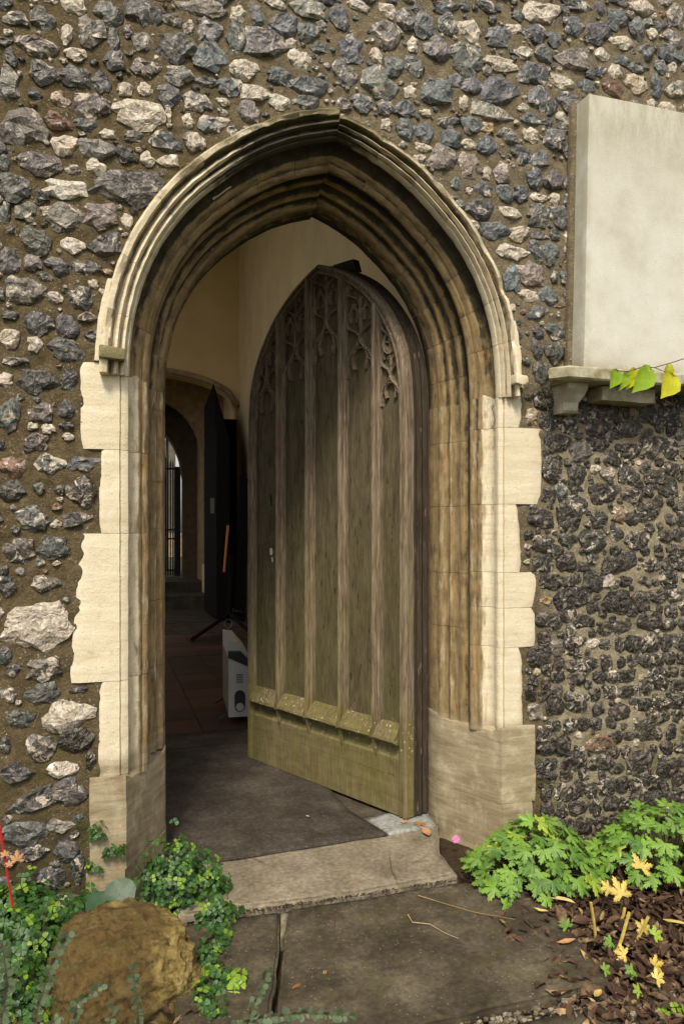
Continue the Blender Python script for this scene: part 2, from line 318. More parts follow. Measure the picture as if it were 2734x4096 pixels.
def sweep(rows, close_pts, name, mat, parent, rough=.0016, chip=0., along=None):
    """rows: list of rings of (x,y,z,soot and painted shade,brown,moss); close_pts: per ring extra hidden points. Makes a capped solid"""
    V = []; C = []; FL = []; n = len(rows[0])+len(close_pts[0]); along = rows[0][-1][2] if along is None else along; ac = [0.]; sd_ = (0 if rows[0][0][0] < XA else 3)
    for k in range(1, len(rows[0])): ac.append(ac[-1]+math.dist(rows[0][k][:3], rows[0][k-1][:3]))
    ac += [ac[-1]]*len(close_pts[0])
    for ri, (r, cl) in enumerate(zip(rows, close_pts)):
        for k, q in enumerate(list(r)+list(cl)):
            p = Vector(q[:3]); d = rough*(nz(p, 60)+.7*nz(p, 22, 3))*1.6
            if chip: d += chip*max(0, nz(p, 13, 9)-.12)*2.4+chip*.6*max(0, nz(p, 45, 4)-.1)
            edge = ri in (0, len(rows)-1)
            if edge: d += .0015
            if k < len(r): p += Vector((nz(p, 35, 5)*rough*1.2, d, nz(p, 35, 8)*rough*.8 if not edge else 0))
            V.append(p); FL += [ac[k], along+math.dist(rows[ri][len(r)-1][:3], rows[0][len(r)-1][:3]), sd_]; C.append(q[3:6] if len(q) > 5 else (.5, .8, 0))
    Fc = [(i*n+k, i*n+(k+1) % n, (i+1)*n+(k+1) % n, (i+1)*n+k) for i in range(len(rows)-1) for k in range(n)]
    Fc += [tuple(range(n-1, -1, -1)), tuple((len(rows)-1)*n+k for k in range(n))]
    c = sum(V, Vector())/len(V); me = mesh(name, [v-c for v in V], Fc, mat, True)
    a = me.color_attributes.new('tone', 'FLOAT_COLOR', 'POINT'); a.data.foreach_set('color', [x for q in C for x in (q[0], q[1], q[2], 1)])
    fa = me.attributes.new('flow', 'FLOAT_VECTOR', 'POINT'); fa.data.foreach_set('vector', FL)
    try: me.set_sharp_from_angle(angle=math.radians(34))
    except Exception: pass
    return link(name, me, parent, c-ploc(parent))

arch = empty('stone_archway', (XA, .1, 0), 'moulded pale limestone pointed arch with quoins set in the flint wall round the open door', 'archway')
GAP = .0007
def jamb_outer(side, z0, z1, xq0, xq1, name='quoin_stone'):
    """one jamb stone of the outer order with its flat quoin face reaching out to xq (bottom xq0, top xq1)"""
    n = max(3, int((z1-z0)/.03)); rows = []; cl = []; sg = 1 if side == 'L' else -1
    for i in range(n+1):
        f = i/n; z = z0+GAP+(z1-z0-2*GAP)*f; xq = xq0+(xq1-xq0)*f
        xq += nz((0, 0, z), 60, 2)*.0018+nz((0, 0, z), 14, 1)*.0012
        x0 = jamb_x(side, -.022); m = 6
        cr = .006*max(0, 1-min(f, 1-f)*n*.9)              # rounded corners
        ring = [(xq+sg*cr+sg*.0, .035, z, 0, .1, 0)]+[(xq+sg*cr+(x0-xq-sg*cr)*k/m, -.0035 if k else .004, z, 0, .08 if k > 1 else .15, .2 if z > 1.66 and k < 5 else 0) for k in range(m)]
        hi = max(0, (z-.9)/.8)
        for (e, y, s, b, mo) in P_IN:
            ss = s*.7; deep = y > .03
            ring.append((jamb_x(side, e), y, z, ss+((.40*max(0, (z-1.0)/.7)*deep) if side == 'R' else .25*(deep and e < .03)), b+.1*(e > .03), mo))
        rows.append(ring); cl.append([(jamb_x(side, .04), .20, z), (xq+sg*.01, .20, z)])
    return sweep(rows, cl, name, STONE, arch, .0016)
def order_rows(side, z0, z1):
    n = max(3, int((z1-z0)/.03)); rows = []; cl = []
    for i in range(n+1):
        z = z0+GAP+(z1-z0-2*GAP)*i/n; hi = min(1, max(0, (z-.8)/.9))
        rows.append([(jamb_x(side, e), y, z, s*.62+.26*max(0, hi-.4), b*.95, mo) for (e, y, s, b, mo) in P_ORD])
        cl.append([(jamb_x(side, .0), .372, z), (jamb_x(side, .0), .165, z)])
    return rows, cl
LZ = [.392, .701, 1.184, 1.457, 1.738]
for (z0, z1, xa, xb) in ((.365, .701, -.018, -.014), (.701, 1.184, -.106, -.072), (1.184, 1.457, -.014, -.014), (1.457, 1.738, -.070, -.075)):
    jamb_outer('L', z0, z1, xa, xb)
for (z0, z1, xa, xb) in ((.41, .743, 1.540, 1.537), (.743, .895, 1.597, 1.592), (.895, 1.031, 1.598, 1.600), (1.031, 1.293, 1.534, 1.520), (1.293, 1.587, 1.620, 1.623), (1.587, 1.738, 1.533, 1.537)):
    jamb_outer('R', z0, z1, xa, xb)
for side, zs in (('L', (.47, .70, .94, 1.20, 1.37, 1.63)), ('R', (.405, .80, 1.02, 1.29, 1.55, 1.715))):
    for z0, z1 in zip(zs[:-1], zs[1:]):
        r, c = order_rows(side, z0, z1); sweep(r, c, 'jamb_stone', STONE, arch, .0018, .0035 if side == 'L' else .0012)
r, c = order_rows('L', 1.63, 1.70); sweep(r, c, 'jamb_stone', STONE, arch, .0018, .003)

def arch_stone(side, i0, i1, prof, name, back, chip=0., extra=0, mossk=1.):
    rows = []; cl = []
    for i in range(i0, i1+1):
        ring = []; fr = i/(NA-1)
        for (e, y, s, b, mo) in prof:
            C = arch_curve(side, e); x, z = C[i]
            if i in (i0, i1) and i not in (0, NA-1):
                j = i+1 if i == i0 else i-1; d = Vector((C[j][0]-x, C[j][1]-z)).normalized()*GAP; x += d.x; z += d.y
            so = s; br = b
            if y < .03:       # soot crust round the apex, more on the left
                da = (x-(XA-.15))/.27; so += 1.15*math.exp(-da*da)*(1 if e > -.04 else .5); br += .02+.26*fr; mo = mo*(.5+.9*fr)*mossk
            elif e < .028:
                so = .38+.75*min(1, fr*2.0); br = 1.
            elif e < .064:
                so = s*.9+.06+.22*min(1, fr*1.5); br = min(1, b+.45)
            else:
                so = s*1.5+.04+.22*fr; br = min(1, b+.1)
            dy = 0
            if e < -.05 and chip: dy = chip*max(0, nz((x, 0, z), 16, 3)-.05)
            ring.append((x, y+dy, z, so, br, mo))
        rows.append(ring); b0, b1, yb = back
        q0 = arch_curve(side, b0)[i]; q1 = arch_curve(side, b1)[i]
        cl.append([(q0[0], yb, q0[1]), (q1[0], yb, q1[1])])
    return sweep(rows, cl, name, STONE, arch, .0016, .0, 1.70+i0*.0225)
PA = P_OUT+P_IN[6:]
for side, js in (('L', (0, 9, 17, 27, 36, 45, 53, 60)), ('R', (0, 10, 18, 26, 35, 44, 52, 60))):
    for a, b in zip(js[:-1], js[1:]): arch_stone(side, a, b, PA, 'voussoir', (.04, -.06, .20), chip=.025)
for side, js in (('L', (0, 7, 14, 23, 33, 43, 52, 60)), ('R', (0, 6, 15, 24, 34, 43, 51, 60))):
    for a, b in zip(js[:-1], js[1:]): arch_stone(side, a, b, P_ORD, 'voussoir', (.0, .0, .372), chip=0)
# label stops and packing stones beside the hood mould
def block(name, poly, y0, y1, parent, tn, bev=.004, mat=STONE, sub=4):
    bm = bmesh.new(); n = len(poly)
    va = [bm.verts.new((p[0], y0, p[1])) for p in poly]; f = bm.faces.new(va)
    ex = bmesh.ops.extrude_face_region(bm, geom=[f]); 
    for v in [g for g in ex['geom'] if isinstance(g, bmesh.types.BMVert)]: v.co.y = y1
    bmesh.ops.recalc_face_normals(bm, faces=bm.faces[:])
    bmesh.ops.bevel(bm, geom=bm.edges[:], offset=bev, segments=2, affect='EDGES', profile=.6)
    bmesh.ops.triangulate(bm, faces=[f for f in bm.faces if len(f.verts) > 4])
    for _ in range(sub):
        ed = [e for e in bm.edges if e.calc_length() > .04]
        if ed: bmesh.ops.subdivide_edges(bm, edges=ed, cuts=1, use_grid_fill=True)
    for v in bm.verts: v.co += Vector((nz(v.co, 30, 1), nz(v.co, 25, 2), nz(v.co, 30, 3)))*.0022
    bm.verts.index_update(); V = [v.co.copy() for v in bm.verts]; Fc = [[v.index for v in f.verts] for f in bm.faces]; bm.free()
    c = sum(V, Vector())/len(V); me = mesh(name, [v-c for v in V], Fc, mat, True)
    if tn: tone(me, lambda co: tuple(tn)+(1,))
    try: me.set_sharp_from_angle(angle=math.radians(35))
    except Exception: pass
    return link(name, me, parent, c-(ploc(parent) if parent is not None else Vector()))
def strip(side, z1, w, z0=1.742):
    sg = -1 if side == 'L' else 1; C = arch_curve(side, -.060); poly = []
    i1 = [i for i in range(NA) if C[i][1] < z1]
    inner = [(C[i][0], C[i][1]) for i in i1 if C[i][1] > z0]; inner = [(C[0][0], z0)]+inner
    outer = [(x+sg*w+nz((x, 0, z), 20)*.004, z) for x, z in inner]
    return inner+outer[::-1]
block('packing_stone', strip('L', 2.02, .030), -.012, .05, arch, (.1, .2, .15))
block('packing_stone', strip('R', 2.00, .042), -.012, .05, arch, (.0, .1, .05))
xl = jamb_x('L', -.067); block('label_stop', [(xl-.006, 1.742), (xl+.075, 1.738), (xl+.075, 1.775), (xl-.004, 1.785)], -.072, .03, arch, (.35, .4, .75), .008)
xr = jamb_x('R', -.067); block('label_stop', [(xr-.028, 1.745), (xr+.002, 1.738), (xr+.026, 1.752), (xr+.022, 1.775), (xr-.028, 1.78)], -.068, .03, arch, (.1, .3, .35), .005)
# springer blocks that join arch and jamb between 1.70 and 1.738 are part of the quoins; close the arch feet
# plinths
def plinth(side, z0, z1, xq, name='plinth_stone', slope=.0, tn=(.05, .12, 0), grow=0.):
    sg = 1 if side == 'L' else -1; n = max(3, int((z1-z0)/.035)); rows = []; cl = []
    e0 = -.006-grow; pts = []
    m = 5
    prof = [(xq, .03), (xq, -.008-grow)]+[(xq+(jamb_x(side, e0)-xq)*k/m, -.008-grow) for k in range(1, m+1)]
    P0 = (jamb_x(side, e0), -.008-grow); P1 = (jamb_x(side, .118+grow), .262); 
    for k in range(1, 8): prof.append((P0[0]+(P1[0]-P0[0])*k/7, P0[1]+(P1[1]-P0[1])*k/7))
    prof += [(jamb_x(side, .127+grow*.6), .285), (jamb_x(side, .130+grow*.6), .33), (jamb_x(side, .130+grow*.6), .375)]
    for i in range(n+1):
        f = i/n; z = z0+GAP+(z1-z0-2*GAP)*f; ring = []
        for k, (x, y) in enumerate(prof):
            zz = z; yy = y
            if slope and f > .999 and k > 7: yy += .006; 
            if slope and f > .8: zz -= slope*.02*(f-.8)*5*(1 if 7 <= k <= 13 else 0)
            ring.append((x+(nz((x, y, z), 25)*.004 if k < 2 else 0), yy, zz, tn[0], tn[1], tn[2]))
        rows.append(ring); cl.append([(xq, .375, z)])
    return sweep(rows, cl, name, STONE, arch, .0022, .004 if side == 'L' else .001)
plinth('R', .148, .441, 1.588, slope=1, tn=(.0, .22, .0)); plinth('R', -.08, .148, 1.575, grow=.004, tn=(.1, .35, .1))
plinth('L', .086, .392, -.044, slope=1, tn=(.05, .30, .05)); plinth('L', -.08, .086, -.056, grow=.004, tn=(.12, .42, .2))
r, c = order_rows('L', .392, .47); sweep(r, c, 'jamb_stone', STONE, arch, .0018, .004)

# ------------------------------------------------------------------ flint wall
wall = empty('flint_wall', (.8, .2, 0), 'old wall of knapped flints and brown lime mortar round the arched doorway', 'wall')
def outline(e, zb=-.4, side_x=None):
    L = [tuple(p) for p in arch_curve('L', e)]; Rr = [tuple(p) for p in arch_curve('R', e)]
    return [(L[0][0], zb)]+L+Rr[::-1][1:]+[(Rr[0][0], zb)]
HOLE = outline(-.03)
def inside(poly, x, z):
    c = False; n = len(poly)
    for i in range(n):
        x1, z1 = poly[i]; x2, z2 = poly[i-1]
        if (z1 > z) != (z2 > z) and x < (x2-x1)*(z-z1)/(z2-z1)+x1: c = not c
    return c
WX0, WX1, WZ0, WZ1 = -1.7, 4.2, -.4, 4.4
# thick core of the wall with the hole through it
def ring_solid(hole, x0, x1, z0, z1, ya, yb):
    n = len(hole); outer = []
    for i, (x, z) in enumerate(hole):
        f = i/(n-1)
        if z <= 1.70 and i < n/2: outer.append((x0, z if i else z0))
        elif z <= 1.70: outer.append((x1, z if i < n-1 else z0))
        else:
            d = Vector((x-XA, z-1.70)); k = min((x1-XA)/d.x if d.x > 1e-6 else 99, (x0-XA)/d.x if d.x < -1e-6 else 99, (z1-1.70)/max(d.z if hasattr(d, 'z') else d.y, 1e-6)); outer.append((XA+d.x*k, 1.70+d.y*k))
    V = [(x, ya, z) for x, z in hole]+[(x, ya, z) for x, z in outer]+[(x, yb, z) for x, z in hole]+[(x, yb, z) for x, z in outer]; Fc = []
    for i in range(n-1):
        Fc += [(i, i+1, n+i+1, n+i), (2*n+i, 3*n+i, 3*n+i+1, 2*n+i+1), (i, 2*n+i, 2*n+i+1, i+1), (n+i, n+i+1, 3*n+i+1, 3*n+i)]
    return V, Fc
V, Fc = ring_solid(HOLE, WX0, WX1, WZ0, WZ1, .045, .40)
build('wall_core', V, Fc, MORTAR, wall)
bm = MB().box(WX0, WX0+.05, .0, .40, WZ0, WZ1).box(WX1-.05, WX1, .0, .40, WZ0, WZ1).box(WX0+.05, WX1-.05, .0, .40, WZ1-.05, WZ1-.001); bm.build('wall_end', MORTAR, wall)
# mortar face
ST = .0115; nx = int((WX1-WX0)/ST)+1; nzc = int((WZ1-WZ0)/ST)+1
V = []; 
for j in range(nzc):
    z = WZ0+j*ST
    for i in range(nx):
        x = WX0+i*ST; y = 0.
        if -.6 < x < 2.8 and z < 3.6: y = -.0075*nz((x, 0, z), 9)-.006*nz((x, 0, z), 24, 2)-.0035*nz((x, 0, z), 55, 4)
        V.append((x, max(-.001, y+.0045), z))
Fc = []
for j in range(nzc-1):
    z = WZ0+(j+.5)*ST
    for i in range(nx-1):
        x = WX0+(i+.5)*ST
        if (-.1 < x < 1.65 and z < 2.75) and inside(HOLE, x, z): continue
        Fc.append((j*nx+i, j*nx+i+1, (j+1)*nx+i+1, (j+1)*nx+i))
me = mesh('mortar_face', V, Fc, MORTAR, True)
link('mortar_face', me, wall, -ploc(wall))
# ---- flints
def flint_mesh(k, n=15, rr=None, sq=0):
    """knapped nodule set flush in the mortar: ragged outline, nearly flat fractured face"""
    r = rr or random.Random(100+k); off = r.random()*PI; p2, p3, p5 = (r.uniform(0, 6.28) for _ in range(3)); a2, a3, a5 = r.uniform(.02, .12), r.uniform(.02, .10), r.uniform(.01, .07)
    def rad(a): return ((abs(math.cos(a+.0))**3.4+abs(math.sin(a))**3.4)**(-1/3.4) if sq else 1)*(.97 if sq else 1)+a2*math.sin(2*a+p2)+a3*math.sin(3*a+p3)+a5*math.sin(5*a+p5)
    ang = [off+2*PI*(i+r.uniform(-.36, .36))/n for i in range(n)]
    R0 = [rad(a)*(r.uniform(.88, 1.08) if sq else r.uniform(.76, 1.14)) for a in ang]; V = []
    for a, q in zip(ang, R0): V.append((q*math.cos(a)*1.03, .9, q*math.sin(a)*1.03))
    for a, q in zip(ang, R0): V.append((q*math.cos(a), r.uniform(-.30, .12), q*math.sin(a)))
    m = 7; tx, tz = r.uniform(-.3, .3), r.uniform(-.35, .2)
    for i in range(m):
        a = off+2*PI*(i+r.uniform(-.4, .4))/m; q = rad(a)*r.uniform(.45, .80); x, z = q*math.cos(a), q*math.sin(a); V.append((x, r.uniform(-1.0, -.55)+tx*x+tz*z, z))
    V.append((r.uniform(-.25, .25), r.choice((-.35, -.6, -.9, -1.0)), r.uniform(-.25, .25)))
    Fc = [(i, (i+1) % n, n+(i+1) % n, n+i) for i in range(n)]
    ia = ib = 0
    while ia < n or ib < m:
        ta = (ia+1)/n if ia < n else 9; tb = (ib+1)/m if ib < m else 9
        if ta <= tb: Fc.append((n+ia, n+(ia+1) % n, 2*n+ib % m)); ia += 1
        else: Fc.append((n+ia % n, 2*n+(ib+1) % m, 2*n+ib)); ib += 1
    for i in range(m): Fc.append((2*n+i, 2*n+(i+1) % m, 2*n+m))
    return V, Fc
PROTO = [flint_mesh(k) for k in range(22)]
PME = [mesh('flint', v, f, FLINT) for v, f in PROTO]
for k, me in enumerate(PME):
    if k % 2: me.polygons.foreach_set('use_smooth', [True]*len(me.polygons)); me.set_sharp_from_angle(angle=math.radians(32))
SQ = [flint_mesh(200+k, 16, None, 1) for k in range(16)]; SQM = [mesh('flint', v, f, FLINT) for v, f in SQ]
BIGP = []
for k in range(6):           # larger nodules get a finer faceted surface
    v, f = flint_mesh(50+k, 18); bm = bmesh.new(); vv = [bm.verts.new(p) for p in v]; [bm.faces.new([vv[i] for i in q]) for q in f]
    bmesh.ops.triangulate(bm, faces=bm.faces[:]); bmesh.ops.subdivide_edges(bm, edges=bm.edges[:], cuts=1)
    for q in bm.verts: q.co += Vector((nz(q.co, 2.2, k), nz(q.co, 2.6, k+9)*1.6, nz(q.co, 2.2, k+4)))*.12
    me = bpy.data.meshes.new('flint'); bm.to_mesh(me); bm.free(); me.materials.append(FLINT); BIGP.append(me)
TONES = {'d': ((.060, .058, .051), .30), 'g': ((.15, .135, .115), .45), 'w': ((.50, .46, .38), .98), 'm': ((.082, .072, .057), .50), 'r': ((.15, .085, .05), .45),
         'k': ((.030, .0245, .0175), .32), 'p': ((.18, .145, .12), .50), 'c': ((.40, .31, .20), .88), 'o': ((.32, .19, .08), .6)}
TR = {}
TR[(0, 0)] = """70,80,90,60,g 190,85,110,90,d 330,25,110,70,w 490,60,120,110,d 640,50,160,130,d 900,35,220,70,g 1065,60,70,70,w 1150,65,70,90,d 1235,15,100,40,w 1390,40,160,80,g 1520,80,90,100,d 300,150,45,80,w 405,140,120,120,m 510,175,60,120,d 575,140,40,60,d 640,185,80,90,g 790,210,160,140,d 850,125,50,60,g 940,140,90,120,m 1060,170,100,130,m 1185,190,160,150,m 1270,110,120,110,d 1380,145,80,90,d 165,205,170,90,m 340,240,90,50,w 50,255,50,80,d 515,270,90,90,d 655,305,110,90,m 800,335,110,90,g 940,255,130,140,d 1090,305,120,90,w 1340,265,100,80,w 1430,215,60,60,d 1250,340,110,80,d 195,330,120,100,d 340,345,150,90,d 455,365,80,100,d 35,380,90,160,g 560,400,75,60,w 650,400,60,50,w 755,425,90,90,d 925,365,90,40,d 1030,385,110,70,d 1380,385,160,90,d 1140,415,110,80,w 885,455,130,80,m 1000,455,50,30,w 1250,455,90,60,w 1370,455,110,60,m 270,445,80,60,r 405,475,150,130,m 625,510,210,120,c 100,570,180,160,m 255,545,110,70,r 385,555,90,50,d 755,500,30,80,w 845,540,50,60,w 955,555,120,80,m 1115,500,110,90,g 290,650,95,90,c 485,600,70,40,w 600,610,90,50,g 740,635,130,90,d 870,630,100,80,m 430,665,130,90,g 555,690,80,70,d 660,715,60,60,w 755,720,80,60,w 180,730,180,90,m 20,730,50,70,d 325,760,70,40,m 430,750,80,70,w 60,835,140,110,d 300,850,210,80,w 575,835,290,170,d 120,950,90,80,m 285,970,160,130,m 455,970,160,110,p 570,990,45,70,w 20,955,50,90,d 160,1080,130,120,m 325,1095,100,70,w 475,1095,120,110,d 40,1165,100,120,d 150,1175,80,70,g 265,1190,110,70,d 385,1200,100,70,d"""
TR[(1334, 0)] = """110,25,110,40,w 245,45,70,60,w 235,150,120,120,p 325,85,80,100,d 405,115,90,110,d 500,30,90,60,d 510,110,80,90,m 610,135,90,90,w 690,25,100,50,d 735,165,120,90,d 805,130,80,40,w 930,55,150,100,w 905,150,90,70,d 1070,115,90,80,d 1090,20,120,60,d 1180,145,100,100,d 1265,85,80,100,d 1380,30,100,70,w 1360,130,60,90,d 1290,190,90,50,w 1530,75,70,100,m 1520,175,80,80,m 1425,150,40,50,w 75,220,110,120,d 190,250,65,60,w 355,200,45,65,w 465,220,110,110,m 595,265,130,140,m 270,295,70,90,d 360,295,100,80,d 45,330,110,100,m 200,375,150,130,m 740,285,140,60,w 850,235,70,55,w 940,240,90,70,m 1075,265,130,110,p 1200,245,60,50,w 1290,270,70,40,d 1400,230,60,70,d 1510,240,110,70,d 340,410,60,50,w 465,410,150,120,d 620,385,90,80,d 545,360,70,60,d 740,410,160,120,d 890,330,120,110,d 1020,365,100,60,w 930,455,120,110,d 1050,455,90,80,d 1130,390,80,60,d 1260,320,60,60,w 1360,300,80,50,d 1350,375,90,80,c 1250,395,100,60,r 1445,380,60,100,d 1530,400,70,80,m 580,460,40,60,w 235,480,80,60,d 320,490,80,80,d 410,505,50,30,w 700,500,150,80,g 890,535,90,50,d 235,555,50,50,w 320,580,90,90,d 405,595,80,80,d 515,545,90,50,m 615,560,80,80,d 690,575,60,50,o 780,605,80,70,m 880,605,70,60,w 990,625,100,100,d 1030,545,80,70,m 520,615,100,80,d 605,645,60,50,w 690,655,80,90,d 840,695,80,80,d 920,715,75,80,d 490,710,120,120,p 610,740,100,110,p 685,775,40,60,w 755,775,70,90,g 400,660,60,40,w 900,800,70,90,d 985,810,80,90,m 1050,680,40,60,d 1050,820,40,50,d 550,830,50,60,d 670,845,80,60,d 765,865,80,70,d 840,870,70,70,d 920,885,70,40,w 990,890,40,50,w 655,935,110,90,d 790,950,90,50,w 915,965,100,110,m 1010,965,80,90,d 1050,890,40,60,d 715,1030,110,80,d 830,1045,75,70,c 915,1055,70,40,m 990,1050,50,50,d 1045,1065,30,50,w 800,1130,120,70,w 905,1120,60,90,d 970,1130,70,80,d 1048,1140,45,80,k 850,1205,90,30,c"""
TR[(0, 1000)] = """110,180,150,130,m 245,210,75,55,w 360,215,110,100,d 170,325,130,120,d 300,340,110,110,d 40,395,100,90,c 155,420,70,70,w 295,445,160,110,d 45,290,80,40,d 60,500,110,40,d 20,580,80,60,w 170,585,160,120,d 310,580,80,110,d 40,740,110,140,d 190,730,110,80,m 300,715,70,90,d 295,785,60,30,d 305,835,50,40,w 155,860,130,80,m 60,965,120,90,r 225,960,120,100,m 375,960,130,80,d 50,1080,110,100,d 175,1065,50,50,d 370,1085,120,130,k 270,1075,40,40,d 150,1200,140,110,d 340,1205,110,80,d"""
TR[(0, 2000)] = """85,230,150,110,m 245,215,150,100,d 200,375,120,70,m 25,385,80,90,d 160,560,280,235,w 20,320,40,50,d 200,760,170,100,m 25,700,60,90,d 60,760,60,60,d 190,870,160,90,d 350,850,90,26,d 40,870,70,60,g 300,965,210,130,w 90,980,130,80,d 345,1075,160,120,k 180,1110,140,120,m 25,1100,60,70,d 405,1165,50,80,k 280,1205,150,70,w 50,1200,80,50,d"""
TR[(0, 3000)] = """80,110,130,70,d 150,230,190,110,d 310,195,150,120,d 110,370,200,100,d 270,340,110,70,g 300,450,130,90,d 150,460,130,70,d 350,530,60,120,d 230,570,130,100,d 40,490,90,80,d 20,600,80,60,d 250,510,50,30,d"""
TR[(1334, 1000)] = """800,130,70,110,d 890,110,110,100,p 870,205,80,50,w 960,205,80,80,d 990,120,30,50,d 1040,120,40,60,d 915,280,90,60,d 915,370,50,50,d 990,365,80,70,d 1005,250,50,20,r 910,440,60,80,d 990,460,80,90,d 930,550,70,110,m 950,670,110,90,k 885,745,60,80,o 965,765,80,80,k 995,860,110,80,k 980,980,80,120,k 965,1100,60,60,k 1020,1080,70,60,d 930,1200,110,80,k 1160,720,90,70,k 1230,720,90,70,k 1320,800,110,70,k 1050,790,80,70,k 1180,800,100,80,k 1410,740,80,80,k 1500,740,90,80,k 1110,900,100,80,m 1180,870,90,60,k 1230,1000,60,50,p 1170,980,40,40,w 1330,900,80,70,k 1430,880,90,90,k 1510,890,70,90,k 1090,1010,80,90,k 1320,1010,90,80,k 1440,1020,90,80,k 1200,1090,120,90,k 1340,1100,90,60,k 1500,1060,80,90,k 1090,1140,90,80,k 1280,1180,70,80,r 1400,1170,100,80,k"""
TR[(1334, 2000)] = """1050,80,100,130,k 940,195,90,70,k 1045,175,80,70,d 1160,185,110,100,k 1360,180,110,80,k 935,285,90,80,k 1045,280,80,80,k 1160,365,90,90,k 970,365,100,70,k 1280,280,150,70,k 1240,370,80,60,p 950,450,50,40,o 1070,440,160,90,k 960,540,100,80,k 1115,545,90,60,k 1270,460,120,100,k 1375,455,80,90,k 1420,540,110,80,k 1500,350,80,80,k 920,700,110,80,k 1160,640,60,40,w 1000,790,60,50,k 880,865,60,60,k 940,875,50,50,k 990,920,80,80,k 1090,910,90,80,k 1090,800,80,60,k 900,950,70,70,m 950,1090,100,110,k 1030,1100,60,80,k 950,1190,100,60,k 1080,1170,110,80,k 1200,1180,110,60,k 1190,1090,110,80,r 1370,1170,110,100,k 1500,1200,90,80,k 1390,1030,100,90,k 1280,950,90,70,k 1450,800,110,90,k"""
flints = []      # x, z, rx, rz, type
for (ox, oy), s in TR.items():
    for w in s.split():
        x, y, ww, hh, t = w.split(','); x, y, ww, hh = map(float, (x, y, ww, hh))
        a = W(ox+(x-ww/2)/1.12, oy+y/1.12); b = W(ox+(x+ww/2)/1.12, oy+y/1.12); c = W(ox+x/1.12, oy+(y-hh/2)/1.12); d = W(ox+x/1.12, oy+(y+hh/2)/1.12)
        flints.append([(a.x+b.x)/2, (c.z+d.z)/2, (b.x-a.x)/2, (c.z-d.z)/2, t])
def quoin_clear(x, z, m):
    if z < 1.745:
        xl = -.05; 
        for z0, z1, xx in ((-.5, .392, -.05), (.392, .701, -.018), (.701, 1.184, -.1), (1.184, 1.457, -.014), (1.457, 1.76, -.072)):
            if z0-m*.7 <= z <= z1+m*.7: xl = min(xl, xx) if xl != -.05 or z0 < .4 else xx
        xr = 1.54
        for z0, z1, xx in ((-.5, .441, 1.588), (.441, .743, 1.54), (.743, 1.031, 1.60), (1.031, 1.293, 1.534), (1.293, 1.587, 1.622), (1.587, 1.76, 1.537)):
            if z0-m*.7 <= z <= z1+m*.7: xr = max(xr, xx)
        return x+m < xl-.004 or x-m > xr+.004
    for q in range(8):
        a = q*PI/4
        if inside(OUTER, x+m*math.cos(a), z+m*math.sin(a)): return False
    return True
OUTER = outline(-.072)
def tablet_clear(x, z, rx, rz):
    if x+rx > 1.752 and z-rz < 2.868 and z+rz > 2.15: return False
    if x+rx > 1.60 and 1.755 < z+rz and z-rz < 1.85 and x > 1.6: return False
    return True
kept = []
for f in flints:
    x, z, rx, rz, t = f
    if x < .78 and z < 1.7 and x+rx > -.01: f[2] = rx = max(.012, rx*.9)
    kept.append(f)
traced = len(kept)
grid = {}
def gput(i):
    x, z, rx, rz, t = kept[i]; r = max(rx, rz)
    for a in range(int((x-r)//.1), int((x+r)//.1)+1):
        for b in range(int((z-r)//.1), int((z+r)//.1)+1): grid.setdefault((a, b), []).append(i)
for i in range(len(kept)): gput(i)
def clash(x, z, rx, rz, pad):
    seen = set(); r = max(rx, rz)
    for a in range(int((x-r-pad)//.1), int((x+r+pad)//.1)+1):
        for b in range(int((z-r-pad)//.1), int((z+r+pad)//.1)+1):
            for i in grid.get((a, b), ()):
                if i in seen: continue
                seen.add(i); X, Z, RX, RZ, t = kept[i]; dx, dz = x-X, z-Z; d = math.hypot(dx, dz)+1e-6; ux, uz = abs(dx)/d, abs(dz)/d
                ra = 1/math.hypot(ux/(rx+1e-6), uz/(rz+1e-6)); rb = 1/math.hypot(ux/RX, uz/RZ)
                if d < ra+rb+pad: return True
    return False
def fill(x0, x1, z0, z1, tries, r0, r1, types, pad, keep=1.):
    for _ in range(tries):
        x, z = R.uniform(x0, x1), R.uniform(z0, z1); s = R.uniform(r0, r1); rx, rz = s*R.uniform(.9, 1.25), s*R.uniform(.75, 1.05)
        if x > 1.6 and z < 1.72 and x0 < 1: continue
        if not quoin_clear(x, z, max(rx, rz)) or not tablet_clear(x, z, rx, rz) or clash(x, z, rx, rz, pad): continue
        kept.append([x, z, rx, rz, R.choice(types)]); gput(len(kept)-1)
zr = -.08
while zr < 1.76:
    rh = R.uniform(.058, .078); xr_ = 1.54+R.uniform(0, .03)
    while xr_ < 3.1:
        wd2 = R.uniform(.052, .095); x_, z_ = xr_+wd2/2, zr+rh/2+R.uniform(-.004, .004); rx_, rz_ = wd2/2-.003, rh/2-R.uniform(.003, .007); xr_ += wd2
        for kq in (1., .8, .6):
            if quoin_clear(x_, z_, max(rx_, rz_)*kq*.9) and tablet_clear(x_, z_, rx_*kq, rz_*kq) and not clash(x_, z_, rx_*kq, rz_*kq, -.004) and R.random() > .05:
                kept.append([x_, z_, rx_*kq, rz_*kq, R.choice('kkkkkkkkkkkm')]); gput(len(kept)-1); break
    zr += rh
fill(1.53, 3.1, -.1, 1.74, 4000, .034, .044, 'kkkkkkkkkmk', .002)
fill(1.53, 3.1, -.1, 1.74, 12000, .020, .033, 'kkkkkkkkkmkk', .002)
fill(1.53, 3.1, -.1, 1.74, 7000, .010, .018, 'kkkkkmkc', .0015)
fill(-1.1, 3.1, -.1, 3.7, 2600, .044, .062, 'ddddmmmgwp', .010)
fill(-1.1, 3.1, -.1, 3.7, 3400, .026, .040, 'dddmmwwpg', .006)
fill(-1.1, 3.1, 1.8, 3.7, 5000, .018, .028, 'dddmmwwg', .004)
